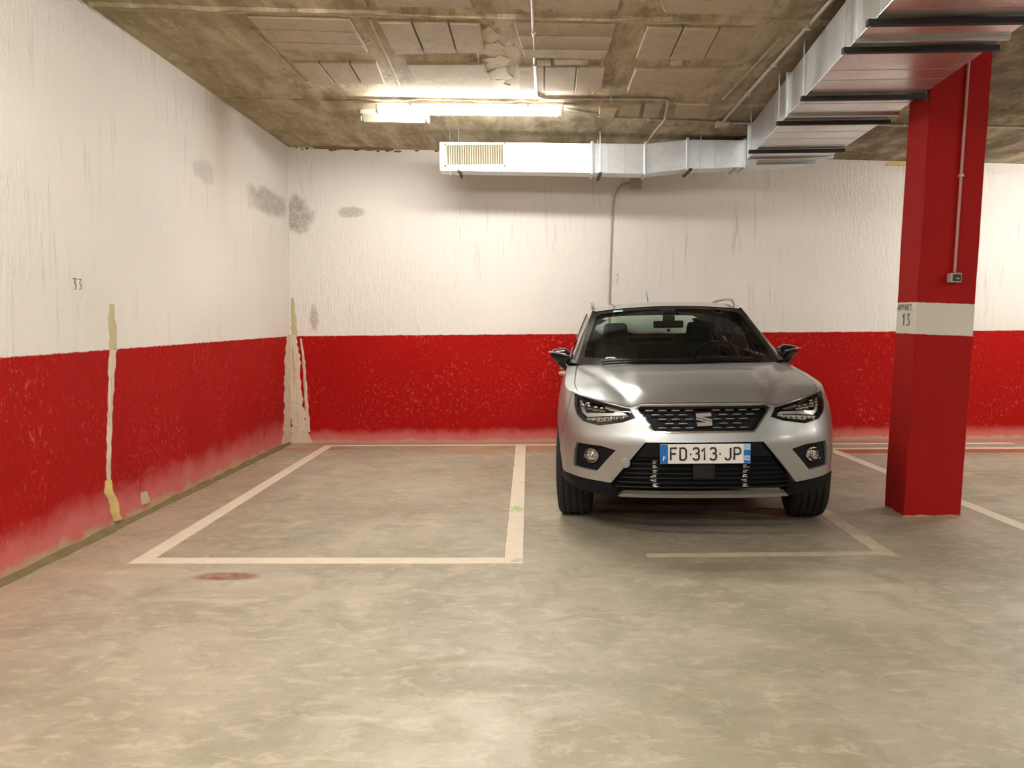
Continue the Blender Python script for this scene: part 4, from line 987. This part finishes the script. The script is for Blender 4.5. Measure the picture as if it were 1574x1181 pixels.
# roof
def roofS(s, v):
    y0 = 2.03 + .06 * s * s; y = y0 + (3.74 - y0) * v; yy = max(y, 2.1)
    return (s * lin(XT, yy), y, lin(ZT, yy) + .036 * (1 - s * s) * (1 if v < .9 else 1 - (v - .9) * 2))
m = MB(); panel(m, roofS, [(-1, 0), (1, 0), (1, 1), (-1, 1)], (), .08, .0, .012, flip=1); m.build('roof', M_ROOF, CAR, smooth=50)
m = MB(); panel(m, roofS, [(-.98, .01), (.98, .01), (.98, .99), (-.98, .99)], (), .12, -.035, 0, flip=1); m.build('headliner', M_HEADL, CAR, smooth=50)
for s in (1, -1):
    m = MB(); pts = []
    for k in range(15):
        t = k / 14; y = 2.28 + 1.36 * t; h = .030 * min(1, math.sin(math.pi * t) * 2.4); pts.append((s * (lin(XT, y) - .035), y, lin(ZT, y) + .012 + h))
    m.tube(pts, [.006] + [.012] * 13 + [.006], 8); m.build('roof_rail', M_SATIN, CAR, smooth=60)
m = MB(); m.tube([(-.02, 3.50, 1.41), (-.02, 3.52, 1.43)], .014, 8); m.tube([(-.02, 3.50, 1.42), (-.035, 3.62, 1.565)], [.004, .0025], 6); m.build('aerial', M_CLAD, CAR, smooth=60)
# rear screen and tailgate top
tl0 = lambda s: roofS(s, 1.0)
ut = lambda s: math.copysign(UMAX - abs(s) * (UMAX - u_at(3.97)), s if s else 1)
tb = lambda s: P(ut(s), zs(ut(s)))
_tg = coons(tb, tl0, lambda v: Vector(tb(-1)).lerp(Vector(tl0(-1)), v), lambda v: Vector(tb(1)).lerp(Vector(tl0(1)), v))
RG = [(-.80, .20), (.80, .20), (.84, .55), (.80, .80), (.72, .87), (-.72, .87), (-.80, .80), (-.84, .55)]
m = MB(); panel(m, _tg, full, [RG], .08, 0, .02, flip=-1); m.build('tailgate_frame', M_ROOF, CAR, smooth=50)
m = MB(); panel(m, _tg, RG, (), .12, .002); m.build('rear_screen', M_SGLASS, CAR, smooth=60)

# door mirrors
for s in (1, -1):
    MR = empty('door_mirror'); MR.parent = CAR
    m = MB(); n = 16; rings = []
    for k in range(9):
        t = k / 8; x = .775 + .155 * t; w = math.sin(math.pi * min(1, (1 - t) * .93 + .06) ** .55) ; hh = .098 * (1 - t) ** .45 * (.55 + .45 * min(1, t * 4)) + .004; dd = .085 * (1 - t ** 2.5) ** .6 + .004
        zc = 1.040 + .020 * t; yc = 1.60 + .03 * t
        rings.append([(s * x, yc + dd * math.cos(a), zc + hh * (math.sin(a) * (1 if math.sin(a) < 0 else .62))) for a in [2 * math.pi * i / n for i in range(n)]])
    m.add([v for r in rings for v in r], [(k * n + i, k * n + (i + 1) % n, (k + 1) * n + (i + 1) % n, (k + 1) * n + i) for k in range(8) for i in range(n)] + [tuple(range(n)), tuple(8 * n + i for i in range(n))])
    m.build('mirror_shell', M_GLOSSB, MR, smooth=50)
    m = MB(); m.tube([(s * .765, 1.56, .915), (s * .79, 1.575, .955), (s * .835, 1.60, 1.005)], [.034, .036, .050], 10); m.build('mirror_foot', M_GLOSSB, MR, smooth=60)
    m = MB(); m.tube([(s * (.79 + .145 * t), 1.525 + .05 * t * t, 1.052 + .022 * math.sin(math.pi * .5 * t)) for t in [k / 8 for k in range(9)]], .004, 6); m.build('indicator_strip', M_SATIN, MR, smooth=60)
    m = MB(); m.ball((s * .85, 1.675, 1.045), (.070, .004, .050)); m.build('mirror_glass', M_CHROME, MR, smooth=60)

# wheels
def tyre_mod(k, r, z):
    return r - (.0035 if (k % 3 == 0 and r > .318) else 0)
TP = [(.222, -.098), (.236, -.106), (.27, -.1125), (.303, -.1075), (.318, -.098), (.3245, -.084)]
for a, b in ((-.066, -.057), (-.026, -.017), (.017, .026), (.057, .066)):
    TP += [(.3275, a - .002), (.3200, a), (.3200, b), (.3275, b + .002)]
TP += [(.3245, .084), (.318, .098), (.303, .1075), (.27, .1125), (.236, .106), (.222, .098)]
def make_wheel():
    r = empty('wheel'); Mz = Matrix.Rotation(math.pi / 2, 4, 'Y')
    m = MB(); m.lathe(TP, 96, Mz, tyre_mod); m.build('tyre', M_RUB, r, smooth=35)
    m = MB(); m.lathe([(.226, -.10), (.222, -.08), (.19, -.06), (.19, .075), (.215, .092), (.226, .10)], 40, Mz); m.build('rim', M_ALLOY, r, smooth=40)
    for k in range(5):
        m = MB(); A = Matrix.Rotation(2 * math.pi * k / 5, 4, 'X')
        m.prism([A @ Vector(v) for v in ((.062, -.030, .03), (.062, .030, .03), (.075, .045, .205), (.075, -.045, .205))], [A @ Vector(v) for v in ((.095, -.020, .03), (.095, .020, .03), (.094, .030, .205), (.094, -.030, .205))])
        m.build('spoke', M_ALLOY, r, bevel=.004)
    m = MB(); m.lathe([(.0001, .098), (.03, .096), (.05, .09), (.055, .06)], 20, Mz); m.build('hub_cap', M_ALLOY, r, smooth=50)
    m = MB(); m.lathe([(.0001, -.02), (.14, -.02), (.14, .0), (.0001, .0)], 24, Mz); m.build('brake_disc', M_SATIN, r, smooth=30)
    return r
w0 = make_wheel()
for i, (x, y, s) in enumerate([(.762, YF_, 1), (-.742, YF_, -1), (.752, YR_, 1), (-.752, YR_, -1)]):
    w = w0 if i == 0 else copy_tree(w0)
    w.parent = CAR; w.location = (x, y, .3268 - x * math.sin(RO)); w.scale = (1, 1 / .972, 1); w.rotation_euler = (0, 0, (math.pi if s < 0 else 0) + (math.radians(-3) if y < 2 else 0))
# underbody and axle
m = MB(); m.box((0, 2.35, .25), (.56, 1.60, .03)); m.box((0, .70, .36), (.50, .42, .08)); m.box((0, .25, .40), (.45, .03, .10)); m.build('underbody', M_CLAD, CAR, bevel=.01)
m = MB()
for yc in (YF_, YR_): m.tube([(-.70, yc, .31), (.70, yc, .31)], .035, 8)
m.build('axle', M_CLAD, CAR, smooth=60)

# cabin
m = MB(); m.prism([(-.70, 1.18, .80), (.70, 1.18, .80), (.72, 1.80, .62), (-.72, 1.80, .62)], [(-.66, 1.16, .955), (.66, 1.16, .955), (.70, 1.72, .965), (-.70, 1.72, .965)])
m.box((.36, 1.66, .985), (.17, .10, .03)); m.build('dashboard', M_INT, CAR, bevel=.015)
m = MB(); m.box((0, 2.6, .34), (.66, 1.35, .04)); m.box((0, 2.1, .46), (.10, .5, .10)); m.build('cabin_floor', M_INT, CAR)
def seat(x):
    S_ = empty('seat'); S_.parent = CAR; S_.location = (x, 0, 0)
    m = MB(); m.prism([(-.24, 2.22, .48), (.24, 2.22, .48), (.24, 2.70, .44), (-.24, 2.70, .44)], [(-.24, 2.20, .62), (.24, 2.20, .62), (.24, 2.72, .57), (-.24, 2.72, .57)]); m.build('seat_cushion', M_INT2, S_, bevel=.035)
    m = MB(); m.prism([(-.245, 2.64, .56), (.245, 2.64, .56), (.245, 2.76, .56), (-.245, 2.76, .56)], [(-.17, 2.84, 1.09), (.17, 2.84, 1.09), (.17, 2.92, 1.09), (-.17, 2.92, 1.09)]); m.build('backrest', M_INT2, S_, bevel=.035)
    m = MB(); m.prism([(-.125, 2.83, 1.085), (.125, 2.83, 1.085), (.125, 2.93, 1.085), (-.125, 2.93, 1.085)], [(-.10, 2.86, 1.27), (.10, 2.86, 1.27), (.10, 2.94, 1.27), (-.10, 2.94, 1.27)]); m.build('head_restraint', M_INT2, S_, bevel=.035)
seat(-.37); seat(.37)
m = MB(); m.box((0, 3.18, .55), (.62, .24, .10)); m.prism([(-.64, 3.38, .60), (.64, 3.38, .60), (.64, 3.50, .60), (-.64, 3.50, .60)], [(-.60, 3.52, 1.07), (.60, 3.52, 1.07), (.60, 3.60, 1.07), (-.60, 3.60, 1.07)])
for x in (-.36, .02, .36):
    if x != .02: m.box((x, 3.57, 1.10), (.14, .045, .055))
m.build('rear_bench', M_INT2, CAR, bevel=.02)
m = MB(); m.box((0, 3.78, .93), (.58, .18, .01)); m.build('parcel_shelf', M_INT, CAR)
SW = empty('steering_wheel'); SW.parent = CAR
q = Matrix.Translation((.36, 1.90, .955)) @ Matrix.Rotation(math.radians(-66), 4, 'X')
m = MB(); m.lathe([(.180 + .014 * math.cos(a), .014 * math.sin(a)) for a in [k * math.pi / 5 for k in range(10)]], 36, q, closed=True); m.build('wheel_rim', M_INT, SW, smooth=60)
m = MB(); m.box((0, 0, .01), (.055, .05, .02), q); m.box((-.11, 0, 0), (.07, .012, .008), q); m.box((.11, 0, 0), (.07, .012, .008), q); m.box((0, -.11, 0), (.012, .07, .008), q); m.build('wheel_hub', M_INT, SW)
MI = empty('interior_mirror'); MI.parent = CAR
m = MB(); m.box((0, 1.93, 1.262), (.118, .014, .029)); m.build('mirror_body', M_INT, MI, bevel=.012)
m = MB(); m.box((0, 1.90, 1.325), (.045, .03, .045)); m.build('mirror_mount', M_INT, MI, bevel=.008)
m = MB(); m.ball((0, 1.915, 1.215), (.014, .008, .014)); m.build('toll_tag', plain('brown_tag', (.08, .03, .015), .5), MI, smooth=60)
